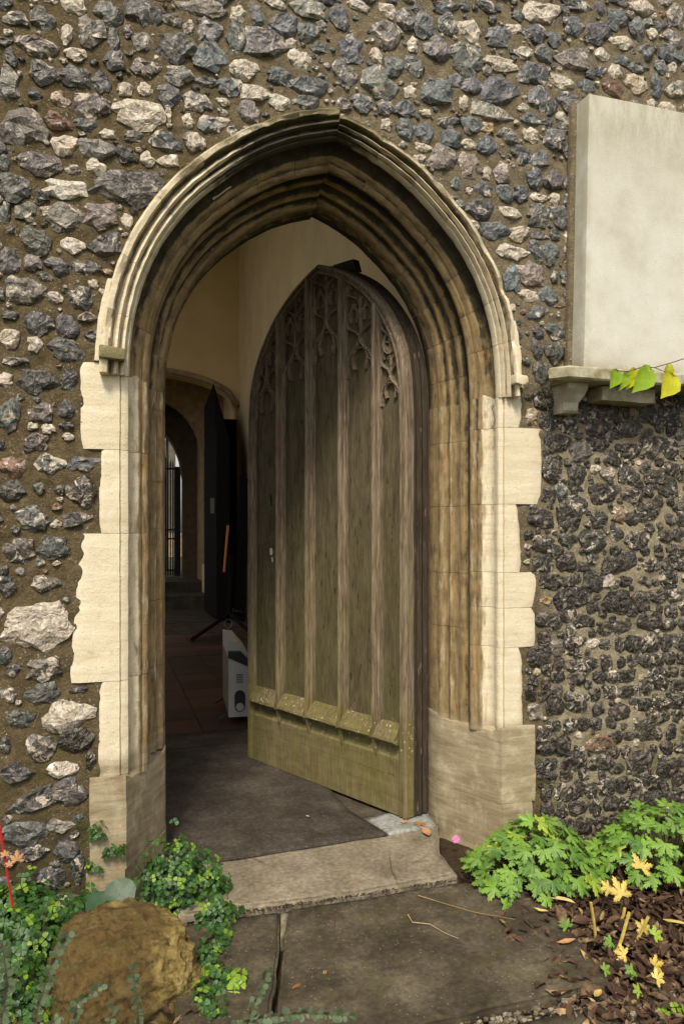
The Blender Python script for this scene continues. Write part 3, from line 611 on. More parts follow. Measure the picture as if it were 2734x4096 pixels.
fill(-1.1, 3.1, -.1, 3.7, 6000, .008, .018, 'ddmmgrw', .005)
fill(-.5, 2.3, 1.9, 3.4, 2500, .005, .011, 'wwwdgm', .004)
# the 300 largest in view as parts, the rest joined
def vis(f): return -.36 < f[0] < 2.32 and -.05 < f[1] < 3.4
order = sorted(range(len(kept)), key=lambda i: -(kept[i][2]*kept[i][3])*(1 if vis(kept[i]) else 0))
FV = []; FF = []; FC = []
for rank, i in enumerate(order):
    x, z, rx, rz, t = kept[i]; c, al = TONES[t]; k = R.uniform(.75, 1.3); c = tuple(q*k*R.uniform(.92, 1.08) for q in c); al = min(1, max(0, al+R.uniform(-.15, .2)))
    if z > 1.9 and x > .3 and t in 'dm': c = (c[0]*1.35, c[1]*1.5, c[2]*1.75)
    dep = min(.020, .25*min(rx, rz)+.005)*(.6 if t == 'k' and x > 1.5 else .9); rot = R.choice((0, 0, PI, 0))+R.uniform(-.22, .22)
    y = .001; kk = 1.13 if x > 1.6 and z < 1.75 else 1.14 if z > 2 else 1.08; rx *= kk; rz *= kk
    if rank < 300:
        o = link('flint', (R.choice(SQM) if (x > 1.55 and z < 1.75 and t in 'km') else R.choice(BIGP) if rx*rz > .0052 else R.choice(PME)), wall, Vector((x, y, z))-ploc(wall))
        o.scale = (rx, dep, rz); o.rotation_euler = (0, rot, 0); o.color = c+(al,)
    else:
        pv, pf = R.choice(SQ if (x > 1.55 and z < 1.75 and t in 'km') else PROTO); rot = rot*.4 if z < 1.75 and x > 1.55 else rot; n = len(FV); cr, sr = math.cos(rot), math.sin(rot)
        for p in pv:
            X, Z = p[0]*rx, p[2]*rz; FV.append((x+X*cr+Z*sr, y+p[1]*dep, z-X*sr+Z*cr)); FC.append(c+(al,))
        FF += [tuple(j+n for j in q) for q in pf]
me = mesh('small_flints', FV, FF, FLINTF); a = me.color_attributes.new('tone', 'FLOAT_COLOR', 'POINT'); a.data.foreach_set('color', [q for c in FC for q in c])
tag(link('small_flints', me, wall, -ploc(wall)), kind='stuff')
print('flints', len(kept), 'traced', traced)

# ------------------------------------------------------------------ memorial tablet, shelf, brackets
def mat_tablet():
    m = M('tablet_stone', .9, .15); p = m.pos; X = m.xyz(p); n = m.noise(p, 7, 6, .6); f = m.noise(p, 190, 3, .6)
    c = m.ramp(n, [(.3, (.52, .49, .41)), (.5, (.60, .575, .50)), (.7, (.66, .635, .57))])
    top = m.op('MULTIPLY', m.sstep(X[2], 2.55, 2.86), m.sstep(m.noise(m.scale(p, 30, 30, 9), 1, 6, .7), .38, .62)); c = m.mix(m.sstep(X[2], 2.25, 2.9, 0, .45), c, (.36, .33, .24)); c = m.mix(m.op('MULTIPLY', top, .4), c, (.26, .23, .14))
    lft = m.op('MULTIPLY', m.sstep(X[0], 1.79, 1.75), m.sstep(m.noise(p, 10, 4), .35, .6)); c = m.mix(m.op('MULTIPLY', lft, .5), c, (.36, .33, .22))
    bot = m.op('MULTIPLY', m.sstep(X[2], 1.87, 1.80), m.sstep(m.noise(p, 14, 5), .38, .6)); c = m.mix(m.op('MULTIPLY', bot, .6), c, (.30, .24, .13))
    pit = m.sstep(m.vor(p, 70), .15, .08); pit = m.op('MULTIPLY', pit, m.sstep(m.noise(p, 9, 3), .45, .6)); c = m.mix(m.op('MULTIPLY', pit, .7), c, (.28, .25, .18))
    c = m.mix(.4, c, m.mix(1., c, m.ramp(f, [(.3, .6), (.7, 1.)]), 'MULTIPLY')); m.set('Base Color', c)
    m.bump(f, .5, .002); m.bump(n, .3, .006); return m.m
TAB = mat_tablet()
def mat_shelf():
    m = M('lichened_shelf_stone', .92, .15); p = m.pos; n = m.noise(p, 16, 6, .65); f = m.noise(p, 200, 3)
    c = m.ramp(n, [(.3, (.15, .13, .06)), (.48, (.30, .27, .17)), (.62, (.42, .39, .29)), (.76, (.55, .52, .42))]); m.set('Base Color', c); m.bump(n, .5, .008); m.bump(f, .5, .002); return m.m
SHE = mat_shelf()
tb = empty('wall_tablet', (2.2, -.05, 2.17), 'blank weathered white stone tablet fixed to the flint wall right of the arch', 'tablet')
block('slab', [(1.742, 1.803), (2.74, 1.803), (2.74, 2.856), (1.766, 2.862)], -.100, .004, tb, None, .006, TAB, 3)
block('mortar_bed', [(1.722, 1.803), (1.772, 1.803), (1.772, 2.87), (1.742, 2.87)], -.022, .01, tb, None, .008, MORTAR, 2)
ts = empty('tablet_shelf', (2.2, -.1, 1.75), 'narrow lichened stone shelf on brackets under the white tablet', 'shelf')
Z0s, Z1s = 1.752, 1.800
def shelf_mesh():
    b = MB(); pl = [(1.668, .01), (1.580, -.115), (1.628, -.172), (2.72, -.175), (2.78, -.115), (2.78, .01)]
    n = len(pl); V = []
    for z, o in ((Z0s, .006), (Z0s+.007, 0), (Z1s-.006, 0), (Z1s, .005)):
        for (x, y) in pl: V.append((x+(o if x < 2 else -o), min(.01, y+o), z))
    Fc = [tuple(range(n))[::-1], tuple(3*n+k for k in range(n))]+[(r*n+k, r*n+(k+1) % n, (r+1)*n+(k+1) % n, (r+1)*n+k) for r in range(3) for k in range(n)]
    bm = bmesh.new(); vv = [bm.verts.new(v) for v in V]; [bm.faces.new([vv[i] for i in f]) for f in Fc]
    bmesh.ops.recalc_face_normals(bm, faces=bm.faces[:])
    for _ in range(4): bmesh.ops.subdivide_edges(bm, edges=[e for e in bm.edges if e.calc_length() > .05], cuts=1, use_grid_fill=True)
    for v in bm.verts: v.co += Vector((nz(v.co, 28, 1), nz(v.co, 22, 2), nz(v.co, 30, 3)))*.003
    bm.verts.index_update(); r = ([v.co.copy() for v in bm.verts], [[v.index for v in f.verts] for f in bm.faces]); bm.free(); return r
V, Fc = shelf_mesh(); build('shelf_slab', V, Fc, SHE, ts)
def bracket(x):
    pr = [(.01, Z0s), (-.115, Z0s), (-.112, Z0s-.020), (-.092, Z0s-.042), (-.074, Z0s-.070), (-.070, Z0s-.100), (-.062, Z0s-.108), (.01, Z0s-.108)]
    b = MB(); n = len(pr); V = [(x+(.006 if k > 4 else 0), y, z-.001) for k, (y, z) in enumerate(pr)]+[(x+.084-(.016 if k > 3 else 0), y, z-.001) for k, (y, z) in enumerate(pr)]
    b.add(V, [tuple(range(n)), tuple(range(2*n-1, n-1, -1))]+[(i, i+n, (i+1) % n+n, (i+1) % n) for i in range(n)]); b.build('bracket', TAB, ts)
bracket(1.668); bracket(2.60)
block('bearing_block', [(1.825, Z0s-.002), (2.07, Z0s-.002), (2.07, Z0s-.062), (1.825, Z0s-.058)], -.10, .0, ts, None, .005, SHE, 3)

# ------------------------------------------------------------------ the door
HX, HY = 1.187, .297; DANG = math.atan2(.9119, -.4104)
door = empty('church_door', (HX, HY, .012), 'weathered oak church door with carved tracery and green algae standing ajar inward', 'door', rz=DANG)
def darch(e, n=26):
    D = [(0, 1.62), (.003, 1.72), (.012, 1.85), (.036, 1.955), (.078, 2.045), (.135, 2.13), (.21, 2.215), (.3, 2.29), (.41, 2.352), (.5, 2.392), (.567, 2.415)]
    P = smooth_line(resample(catmull(D, 8), n), 3); t = np.gradient(P, axis=0); t /= np.hypot(t[:, 0], t[:, 1])[:, None]; t[0] = (0, 1)
    Q = P+np.c_[t[:, 1], -t[:, 0]]*e
    if e > 0: 
        ok = Q[:, 0] < .567; l = np.where(ok)[0].max(); j = min(l+1, n-1)
        if j != l: f = (.567-Q[l, 0])/(Q[j, 0]-Q[l, 0]); Q = np.r_[Q[:l+1], [Q[l]+f*(Q[j]-Q[l])]]
    Q = resample(Q, n); Q[-1, 0] = .567; return Q
DW = 1.134
def door_outline(e, zb=0.):
    h = [tuple(p) for p in darch(e)]
    return [(h[0][0], zb)]+h+[(DW-x, z) for x, z in h[::-1][1:]]+[(DW-h[0][0], zb)]
def top_at(s, e):
    P = darch(e); s2 = s if s <= .567 else DW-s; return float(np.interp(s2, P[:, 0], P[:, 1]))
def dprism(name, poly, y0, y1, mat, parent=door): 
    return MB().prism(poly, y0, y1).build(name, mat, parent, local=True)
# boards of the leaf (front of the boards at y=0, moulded framing proud of it, towards local +Y)
edges = [.03, .185, .402, .636, .865, DW-.03]
for a, b in zip(edges[:-1], edges[1:]):
    n = 7; pts = [(a+(b-a)*k/n+(.0012 if k == 0 else -.0012 if k == n else 0), 0) for k in range(n+1)]
    poly = [(pts[0][0], .30)]+[(x, top_at(x, .022)) for x, _ in pts]+[(pts[-1][0], .30)]
    dprism('board', poly, -.030, -.013, BOARD)
def frame_ring(name, e0, e1, y0, y1, mat, zb=0., prof=None):
    """band that follows the outline; prof = [(e,y)...] section"""
    prof = prof or [(e0, y0), (e0, y1), (e1, y1), (e1, y0)]; rows = [door_outline(e, zb) for e, y in prof]
    N = len(rows[0]); n = len(prof); V = [(rows[k][i][0], prof[k][1], rows[k][i][1]) for i in range(N) for k in range(n)]
    Fc = [(i*n+k, i*n+(k+1) % n, (i+1)*n+(k+1) % n, (i+1)*n+k) for i in range(N-1) for k in range(n)]+[tuple(range(n)), tuple((N-1)*n+k for k in range(n))[::-1]]
    return build(name, V, Fc, mat, door, local=True)
frame_ring('rim', 0, 0, 0, 0, WOOD, 0.002, [(.002, -.034), (.002, .006), (.008, .016), (.018, .016), (.021, .006), (.029, .006), (.033, .016), (.041, .013), (.046, -.012), (.046, -.034)])
frame_ring('back_frame', 0, 0, 0, 0, WOODD, .004, [(-.004, -.112), (-.008, -.104), (-.004, -.094), (.003, -.088), (-.002, -.080), (-.008, -.070), (-.002, -.058), (.005, -.054), (-.001, -.044), (.0005, -.036), (.060, -.036), (.085, -.112)])
dprism('back_boards', door_outline(.03, .01), -.060, -.036, WOODD)
dprism('apex_block', [(.44, 2.38), (.62, 2.385), (.60, 2.446), (.46, 2.438)], -.150, -.114, WOODD)
# mullions: moulded uprights, the free-side face of each carries yellow algae low down
def mullion(s, zb=.30):
    zt = top_at(s, .028); w = .024
    sec = [(-w, -.012), (-w, .010), (-w+.007, .014), (-w+.010, .008), (-.010, .010), (-.009, .024), (-.004, .032), (.004, .032), (.009, .024), (.010, .010), (w-.010, .008), (w-.007, .014), (w, .010), (w, -.012)]
    N = 30; V = []; n = len(sec)
    for i in range(N+1):
        z = zb+(zt-zb)*i/N
        for (a, y) in sec:
            k = 1-.5*max(0, (.33-z)/.03) if z < .33 else 1
            V.append((s+a*k+nz((s, 1, z), 6)*.002, y+.003*nz((s+a, 0, z), 25)-.002, z))
    Fc = [(i*n+k, i*n+k+1, (i+1)*n+k+1, (i+1)*n+k) for i in range(N) for k in range(n-1)]
    mu = build('mullion', V, Fc, WOOD, door, local=True)
    # yellow algae low down on the free-edge half of the rib
    hh = R.uniform(.8, 1.25)
    a_ = mu.data.color_attributes.new('tone', 'FLOAT_COLOR', 'POINT')
    a_.data.foreach_set('color', [q for v in mu.data.vertices for q in ((1. if v.co.x-s > .003 else .0)*max(0, 1-(v.co.z-zb)/hh), 0, 0, 1)])
MS = [.185, .402, .636, .865]
for s in MS: mullion(s)
# base rail: sloping ledge in five lengths, a band with short fins, bottom boards
for a, b in zip([.046]+[m+.012 for m in MS], [m-.012 for m in MS]+[DW-.046]):
    V = []; sec = [(-.012, .378), (.000, .376), (.034, .318), (.037, .306), (.030, .297), (.010, .292), (-.012, .290)]
    for s in np.linspace(a, b, 6): V += [(s, y+nz((s, 0, z), 30)*.002, z+nz((s, 1, z), 12)*.003) for y, z in sec]
    n = len(sec); Fc = [(i*n+k, i*n+(k+1) % n, (i+1)*n+(k+1) % n, (i+1)*n+k) for i in range(5) for k in range(n)]+[tuple(range(n)), tuple(5*n+k for k in range(n))[::-1]]
    build('ledge', V, Fc, WOOD, door, local=True)
dprism('lower_board', [(.046, .160), (DW-.046, .160), (DW-.046, .230), (.046, .230)], -.034, .006, WOOD)
V = []; sec = [(-.03, .291), (-.006, .291), (-.004, .262), (.0, .240), (.006, .2305), (-.03, .2305)]
for s in (.046, DW-.046): V += [(s, y, z) for y, z in sec]
build('cove_board', V, [(k, (k+1) % 6, (k+1) % 6+6, k+6) for k in range(6)]+[tuple(range(6)), tuple(range(11, 5, -1))], WOOD, door, local=True)
dprism('bottom_board', [(.028, .002), (DW-.022, .002), (DW-.022, .158), (.028, .158)], -.034, .008, WOOD)
for s in MS:
    MB().add([(s-.008, -.004, .30), (s+.008, -.004, .30), (s-.008, .024, .30), (s+.008, .024, .30), (s-.007, .004, .225), (s+.007, .004, .225), (s-.007, .010, .225), (s+.007, .010, .225)],
             [(0,1,3,2), (4,6,7,5), (2,3,7,6), (0,2,6,4), (1,5,7,3), (0,4,5,1)]).build('fin', WOOD, door, local=True)
# tracery heads
def bez(p0, p1, p2, p3, n=9):
    return [((1-t)**3*p0[0]+3*(1-t)**2*t*p1[0]+3*(1-t)*t*t*p2[0]+t**3*p3[0], (1-t)**3*p0[1]+3*(1-t)**2*t*p1[1]+3*(1-t)*t*t*p2[1]+t**3*p3[1]) for t in [i/n for i in range(n+1)]]
def head(a, b, z, h, m, y0=-.013, w=.013, d=.021):
    """ogee-topped trefoil between s=a and b, springing at z, height h"""
    c = (a+b)/2; hw = (b-a)/2
    for sg in (-1, 1):
        x = c+sg*hw; P = lambda fx, fz: (c+sg*hw*fx, z+h*fz)
        m.ribbon([(x, z-.03)]+bez((x, z), P(1., .50), P(.45, .60), P(.16, .80))+[(c, z+h)], w, d, y0)
        m.ribbon(bez(P(.93, -.12), P(1.0, .34), P(.40, .42), P(.46, .06), 8), w*.75, d*.82, y0)
        m.ribbon(bez(P(.46, .06), P(.72, .36), P(.50, .70), P(.0, .70), 8), w*.75, d*.82, y0)
        m.ribbon([P(.50, .10), P(.40, .0)], w*1.3, d*.8, y0)
def clipz(m, e=.03):
    for v in m.V:
        t = top_at(min(max(v.x, .0), DW), e)
        if v.z > t: v.z = t; v.y = min(v.y, -.012)
panels = [(.046, .164, 1.735), (.206, .381, 1.885), (.423, .615, 1.985), (.657, .844, 1.905), (.886, DW-.046, 1.775)]
for a, b, z in panels:
    m = MB(); c = (a+b)/2; hw = (b-a)/2; h = hw*1.55; head(a+.003, b-.003, z, h, m); zz = z+h
    for k in range(3):
        zb = zz+.075+k*.15; h2 = hw*.95
        if zz+k*.15 > top_at(c, .03): break
        for sg in (-1, 1):
            x1 = c+sg*(hw-.003)
            m.ribbon(bez((c, zz+k*.15-.01), (c+sg*hw*.1, zb-.02), (x1, zb-.05), (x1, zb+.01), 8), .009, .018, -.013)
            head(min(c, x1)+.002, max(c, x1)-.002, zb, h2, m, w=.009, d=.017)
    m.ribbon([(c, zz-.01), (c, top_at(c, .03))], .010, .018, -.013)
    if a < .1:
        m.ribbon([(c+.040*math.cos(q*PI/8), 1.965+.045*math.sin(q*PI/8)) for q in range(17)], .010, .020, -.012)
        for q in range(5): m.ribbon([(c+.036*math.cos(q*2*PI/5+.3), 1.965+.04*math.sin(q*2*PI/5+.3)), (c+.012*math.cos(q*2*PI/5+.3), 1.965+.012*math.sin(q*2*PI/5+.3))], .009, .010, -.011)
    clipz(m); m.build('tracery', WOOD, door, local=True)

V = [W(300+x/1.568, 400+y/1.568, Y) for Y in (.070, .125) for x, y in ((850, 600), (965, 528), (982, 546), (868, 628))]
build('repair_stone', V, [(0, 1, 2, 3), (7, 6, 5, 4)]+[(i, (i+1) % 4, (i+1) % 4+4, i+4) for i in range(4)], flat('pale_repair', (.50, .38, .22), .9, .2, 30), arch)
dprism('paint_flake', [(.972, 1.085), (.955, 1.09), (.948, 1.066), (.958, 1.052), (.970, 1.058)], -.0125, -.0105, flat('cream_flake', (.62, .55, .42), .8, .1, 40))
dprism('paint_flake', [(.958, 1.042), (.948, 1.044), (.944, 1.022), (.952, 1.018)], -.0125, -.0105, bpy.data.materials['cream_flake'])
dprism('keyhole', [(.966, 1.30), (.958, 1.30), (.955, 1.33), (.958, 1.362), (.966, 1.362)], -.0125, -.0115, flat('dark_hole', (.004, .003, .002), .9, .1, 40))
# ------------------------------------------------------------------ ground, step, paving
def mat_soil():
    m = M('dark_soil', .95, .1); p = m.pos; n = m.noise(p, 14, 6, .7); m.set('Base Color', m.ramp(n, [(.3, (.020, .014, .008)), (.6, (.060, .042, .024)), (.8, (.10, .075, .045))])); m.bump(n, .8, .03); m.bump(m.noise(p, 90, 3), .6, .006); return m.m
SOIL = mat_soil()
bmg = bmesh.new(); N = 120; S0 = 3.0; vs_ = {}
for j in range(N+1):
    for i in range(N+1):
        x = -1.8+6*i/N*1.0; y = -3.6+3.95*j/N
        vs_[i, j] = bmg.verts.new((x, y, -.068+.016*nz((x, y, 0), 5)+.010*nz((x, y, 0), 16, 2)))
for j in range(N):
    for i in range(N): bmg.faces.new((vs_[i, j], vs_[i+1, j], vs_[i+1, j+1], vs_[i, j+1]))
me = bpy.data.meshes.new('soil_bed'); bmg.to_mesh(me); bmg.free(); me.materials.append(SOIL); me.polygons.foreach_set('use_smooth', [True]*len(me.polygons))
tag(link('soil_bed', me), kind='structure')
def mat_ground():
    m = M('rough_grass_ground', .95, .1); n = m.noise(m.pos, .8, 6, .6); m.set('Base Color', m.ramp(n, [(.3, (.035, .045, .012)), (.7, (.09, .10, .03))])); return m.m
g = MB().add([(-200, -200, -.14), (200, -200, -.14), (200, 200, -.14), (-200, 200, -.14)], [(0, 1, 2, 3)]).build('ground', mat_ground()); tag(g, kind='structure')
def mat_slab(name, cols, moss=.5, fine_=.5):
    m = M(name, .9, .2); p = m.pos; n = m.noise(p, 5, 7, .65); f = m.noise(p, 60, 4, .6); ff = m.noise(p, 230, 2)
    c = m.ramp(n, [(.28, cols[0]), (.5, cols[1]), (.72, cols[2])]); c = m.mix(.55, c, m.mix(1., c, m.ramp(f, [(.3, .45), (.5, 1.), (.7, 1.7)]), 'MULTIPLY'))
    c = m.mix(m.op('MULTIPLY', m.sstep(m.noise(p, 11, 6, .7), .5, .68), moss), c, (.075, .072, .022))
    c = m.mix(m.sstep(m.vor(p, 55), .13, .07, 0, .55), c, (.36, .34, .27))
    m.set('Base Color', c); m.bump(f, .5, .005); m.bump(n, .3, .02); m.bump(ff, .4, .002); return m.m
SLAB = mat_slab('mossy_paving', [(.024, .018, .011), (.060, .048, .031), (.125, .104, .070)], .4)
STEPM = mat_slab('step_stone', [(.11, .088, .060), (.19, .158, .113), (.27, .23, .165)], .4)
MATM = mat_slab('dark_mat', [(.026, .021, .016), (.052, .042, .033), (.090, .075, .058)], .0)
HST = mat_slab('grey_hearth_stone', [(.14, .14, .13), (.24, .24, .22), (.36, .36, .33)], .1)
def slab(name, poly, z0, z1, mat, parent=None, rough=.004, sub=.05, bev=.008):
    bm = bmesh.new(); f = bm.faces.new([bm.verts.new((x, y, z0)) for x, y in poly]); ex = bmesh.ops.extrude_face_region(bm, geom=[f])
    for v in [g for g in ex['geom'] if isinstance(g, bmesh.types.BMVert)]: v.co.z = z1
    bmesh.ops.recalc_face_normals(bm, faces=bm.faces[:])
    bmesh.ops.bevel(bm, geom=[e for e in bm.edges if all(v.co.z > z1-1e-5 for v in e.verts)], offset=bev, segments=2, affect='EDGES')
    for _ in range(5):
        bmesh.ops.triangulate(bm, faces=bm.faces[:]) if _ == 0 else None
        ed = [e for e in bm.edges if e.calc_length() > sub]
        if ed: bmesh.ops.subdivide_edges(bm, edges=ed, cuts=1, use_grid_fill=True); bmesh.ops.triangulate(bm, faces=[f for f in bm.faces if len(f.verts) > 3])
    for v in bm.verts: v.co += Vector((nz(v.co, 14, 1)*rough*1.2, nz(v.co, 14, 2)*rough*1.2, nz(v.co, 7, 3)*rough))
    bm.verts.index_update(); V = [v.co.copy() for v in bm.verts]; Fc = [[v.index for v in f.verts] for f in bm.faces]; bm.free()
    return build(name, V, Fc, mat, parent, smooth=True)
st = slab('door_step', [(.22, -.185), (.70, -.205), (1.17, -.19), (1.19, .0), (1.30, .26), (1.31, .40), (.215, .40), (.20, .05)], -.10, .0, STEPM, rough=.006); tag(st, 'pale worn stone threshold step below the open door', 'step')
path = empty('path', (.7, -.6, -.09), kind='structure')
def gx(u, v): q = Gs(u, v, -.028); return (q.x, q.y)
j0, j1 = gx(651, 2098), gx(628, 2349)
dx = (j1[0]-j0[0])/(j1[1]-j0[1])
def jx(y): return j0[0]+dx*(y-j0[1])
slab('paving_slab', [(.18, -.225), (jx(-.225)-.006, -.225), (jx(-1.0)-.006, -1.0), (.16, -1.0)], -.11, -.016, SLAB, path, .006)
slab('paving_slab', [(jx(-.225)+.008, -.225), (1.34, -.215), (1.36, -.55), (1.30, -.86), (jx(-.9)+.008, -.90)], -.11, -.014, SLAB, path, .006)
slab('paving_slab', [(jx(-1.02), -.94), (1.22, -.92), (1.25, -1.7), (jx(-1.7), -1.7)], -.11, -.020, SLAB, path, .006)
slab('paving_slab', [(-.35, -1.03), (jx(-1.02)-.02, -1.02), (jx(-1.7)-.02, -1.7), (-.35, -1.7)], -.11, -.020, SLAB, path, .006)
slab('joint_mortar', [(j0[0]-.010, -.24), (j0[0]+.012, -.25), (jx(-.36)+.008, -.36), (jx(-.36)-.006, -.37)], -.08, -.012, STEPM, path, .002, .03, .003)
# floor inside
floor = empty('floor', (.8, 3, 0), kind='structure')
FLM = mat_slab('old_floor_stone', [(.030, .024, .018), (.06, .048, .036), (.10, .082, .062)], .0)
TILE = M('red_floor_tiles', .6, .3); TILE.set('Base Color', TILE.mix(TILE.rnd(), (.03, .016, .011), (.09, .040, .022))); TILE.bump(TILE.noise(TILE.pos, 40, 4), .4, .004)
MB().box(-2.3, 3.3, .41, 12.0, -.12, -.03).build('floor_bed', FLM, floor)
ty = 1.95
tm = MB().box(-.149, .149, -.149, .149, -.03, 0, .003); tme = mesh('floor_tile', tm.V, tm.F, TILE.m)
for j in range(14):
    for i in range(10):
        link('floor_tile', tme, floor, (.8*0-.9+.303*i-.8+.4+(0 if j % 2 else .0), ty+.16+.303*j-3, -.002+R.uniform(-.002, .002)))
x = -1.5
for k, wd_ in enumerate((.9, .8, .95, .85)):
    slab('floor_stone', [(x, .405), (x+wd_-.006, .405), (x+wd_-.006, 1.94), (x, 1.94)], -.029, -.0015, FLM, floor, .002, .15); x += wd_
mt = slab('door_mat', [(-.1, .125), (.37, .140), (.70, .160), (1.055, .185), (1.03, .30), (.99, .46), (.97, 1.62), (-.1, 1.60)], .0025, .011, MATM, None, .0012, .06, .003); tag(mt, 'large dark worn mat on the floor just inside the doorway', 'mat')
hp = slab('hinge_stone', [(1.06, .19), (1.27, .215), (1.305, .39), (1.12, .40), (1.04, .36)], -.0005, .0065, HST, None, .002, .04, .003); tag(hp, 'pale grey stone patch on the floor at the foot of the door hinge', 'paving stone')

# ------------------------------------------------------------------ interior of the porch
PL = M('old_cream_plaster', .95, .1); n_ = PL.noise(PL.pos, 1.5, 6, .6); PL.set('Base Color', PL.ramp(n_, [(.3, (.56, .41, .20)), (.7, (.68, .52, .28))])); PL.bump(PL.noise(PL.pos, 12, 5), .3, .01); PLM = PL.m
PL2 = flat('paler_plaster', (.62, .48, .28), .95, .12, 2); DK = flat('black_painted_wood', (.0018, .0018, .0016), .9, .3, 10); IRON = flat('black_iron', (.010, .010, .011), .45, .3, 20, .5)
BST = flat('passage_stone', (.30, .22, .12), .9, .35, 9)
RY = 8.6; RXR = 1.90; RXL = -1.9; RZ = 6.6
def srf(name, V, Fc, mat): return tag(build(name, V, Fc, mat), kind='structure')
MB().box(RXR, RXR+.25, .41, RY, -.1, RZ).build('wall', PL2).__setitem__('kind', 'structure')
MB().box(RXL-.25, RXL, .41, 1.5, -.1, RZ).build('wall', PLM).__setitem__('kind', 'structure')
MB().box(RXL-.25, RXL, 7.2, RY, -.1, RZ).build('wall', PLM).__setitem__('kind', 'structure')
MB().box(RXL-.25, RXL, 1.5, 7.2, -.1, 1.3).build('wall', PLM).__setitem__('kind', 'structure')
MB().box(RXL-.25, RXL, 1.5, 7.2, 5.9, RZ).build('wall', PLM).__setitem__('kind', 'structure')  # opening between these left pieces is added, out of view, to brighten the room
MB().box(RXL-.25, RXR+.25, .05, RY+.3, RZ, RZ+.2).build('ceiling', PLM).__setitem__('kind', 'structure')
# plaster upper wall over the doorway on the inside
MB().box(RXL-.25, RXR+.25, .05, .40, WZ1+.001, RZ).build('upper_wall', PLM).__setitem__('kind', 'structure')
def arched_wall(name, x0, x1, z1, y0, y1, ax0, ax1, spring, apex, mat, pointed=False, n=22, zb=-.1):
    c = (ax0+ax1)/2; hw = (ax1-ax0)/2; pts = [(ax0, zb), (ax0, spring)]
    for k in range(1, n):
        t = k/n*2-1
        if pointed: zz = spring+(apex-spring)*(1-abs(t)**2.1)**.62
        else: zz = spring+(apex-spring)*math.sqrt(max(0, 1-t*t))
        pts.append((c+hw*t, zz))
    pts += [(ax1, spring), (ax1, zb)]
    out = []
    for x, z in pts:
        if z <= spring: out.append((x0 if x < c else x1, z))
        else: out.append((x0+(x1-x0)*(x-ax0)/(2*hw), z1))
    out[1] = (x0, spring); 
    pts2 = pts; m = len(pts2); V = [(x, y0, z) for x, z in pts2]+[(x, y0, z) for x, z in out]+[(x, y1, z) for x, z in pts2]+[(x, y1, z) for x, z in out]
    V += [(x0, y0, z1), (x1, y0, z1), (x0, y1, z1), (x1, y1, z1)]; q = 4*m; Fc = []
    for i in range(m-1):
        if i in (1, m-3):
            cc = q if i == 1 else q+1; cd_ = q+2 if i == 1 else q+3
            Fc += [(i, i+1, m+i+1, cc, m+i) if i == 1 else (i, i+1, m+i+1, cc, m+i), (2*m+i, 3*m+i, cd_, 3*m+i+1, 2*m+i+1)]
        else: Fc += [(i, i+1, m+i+1, m+i), (2*m+i, 3*m+i, 3*m+i+1, 2*m+i+1)]
        Fc.append((i, 2*m+i, 2*m+i+1, i+1))
    return build(name, V, Fc, mat), pts
bw, bp = arched_wall('back_wall', RXL-.25, RXR+.25, RZ, RY, RY+.25, -.75, 1.86, 2.95, 3.42, PLM); tag(bw, kind='structure')
tg = MB(); ring = [Vector((x, RY-.03, z)) for x, z in bp[1:-1]]
tg.tube([p+Vector((0, 0, .05)) for p in ring], .045, 8); o = tg.build('arch_moulding', BST); tag(o, 'stone arch moulding over the wide opening in the far inner wall', 'moulding')
# passage beyond: inner door arch
jx0 = Ws(430, 1250, 10.2).x; 
MB().box(1.87, 2.1, RY+.25, 9.9, -.1, 4.5).build('passage_wall', PL2).__setitem__('kind', 'structure')
MB().box(-1.0, 2.1, RY+.25, 9.9, 4.0, 4.2).build('passage_ceiling', PL2).__setitem__('kind', 'structure')
rx1 = Ws(466, 1250, 9.9).x; rx2 = Ws(418, 1250, 10.9).x
iw, ip = arched_wall('inner_doorway_wall', -1.6, 2.1, 4.5, 9.9, 10.15, .05, rx1, 2.35, 3.25, BST, True); tag(iw, kind='structure')
iw2, ip2 = arched_wall('outer_doorway_wall', -1.6, 2.3, 4.5, 10.75, 11.0, .12, rx2, 2.05, 2.95, flat('dark_stone', (.10, .075, .045), .9, .3, 8), True); tag(iw2, kind='structure')
MB().box(rx1, rx1+.2, 10.15, 10.75, -.1, 4.5).box(-1.0, rx1+.2, 10.15, 10.75, 3.4, 3.6).build('reveal_wall', BST).__setitem__('kind', 'structure')
MB().box(-1.2, 1.85, 9.2, 9.9, -.03, .17).build('inner_step', FLM).__setitem__('kind', 'structure')
MB().box(-1.2, 1.85, 9.9, 11.4, -.03, .34).build('upper_step', FLM).__setitem__('kind', 'structure')
pb = MB().box(rx1-.02, rx1+.16, 9.62, 9.898, .17, .62, .01).build('low_plinth', PL2); tag(pb, 'small pale stone plinth at the foot of the far door arch', 'plinth')
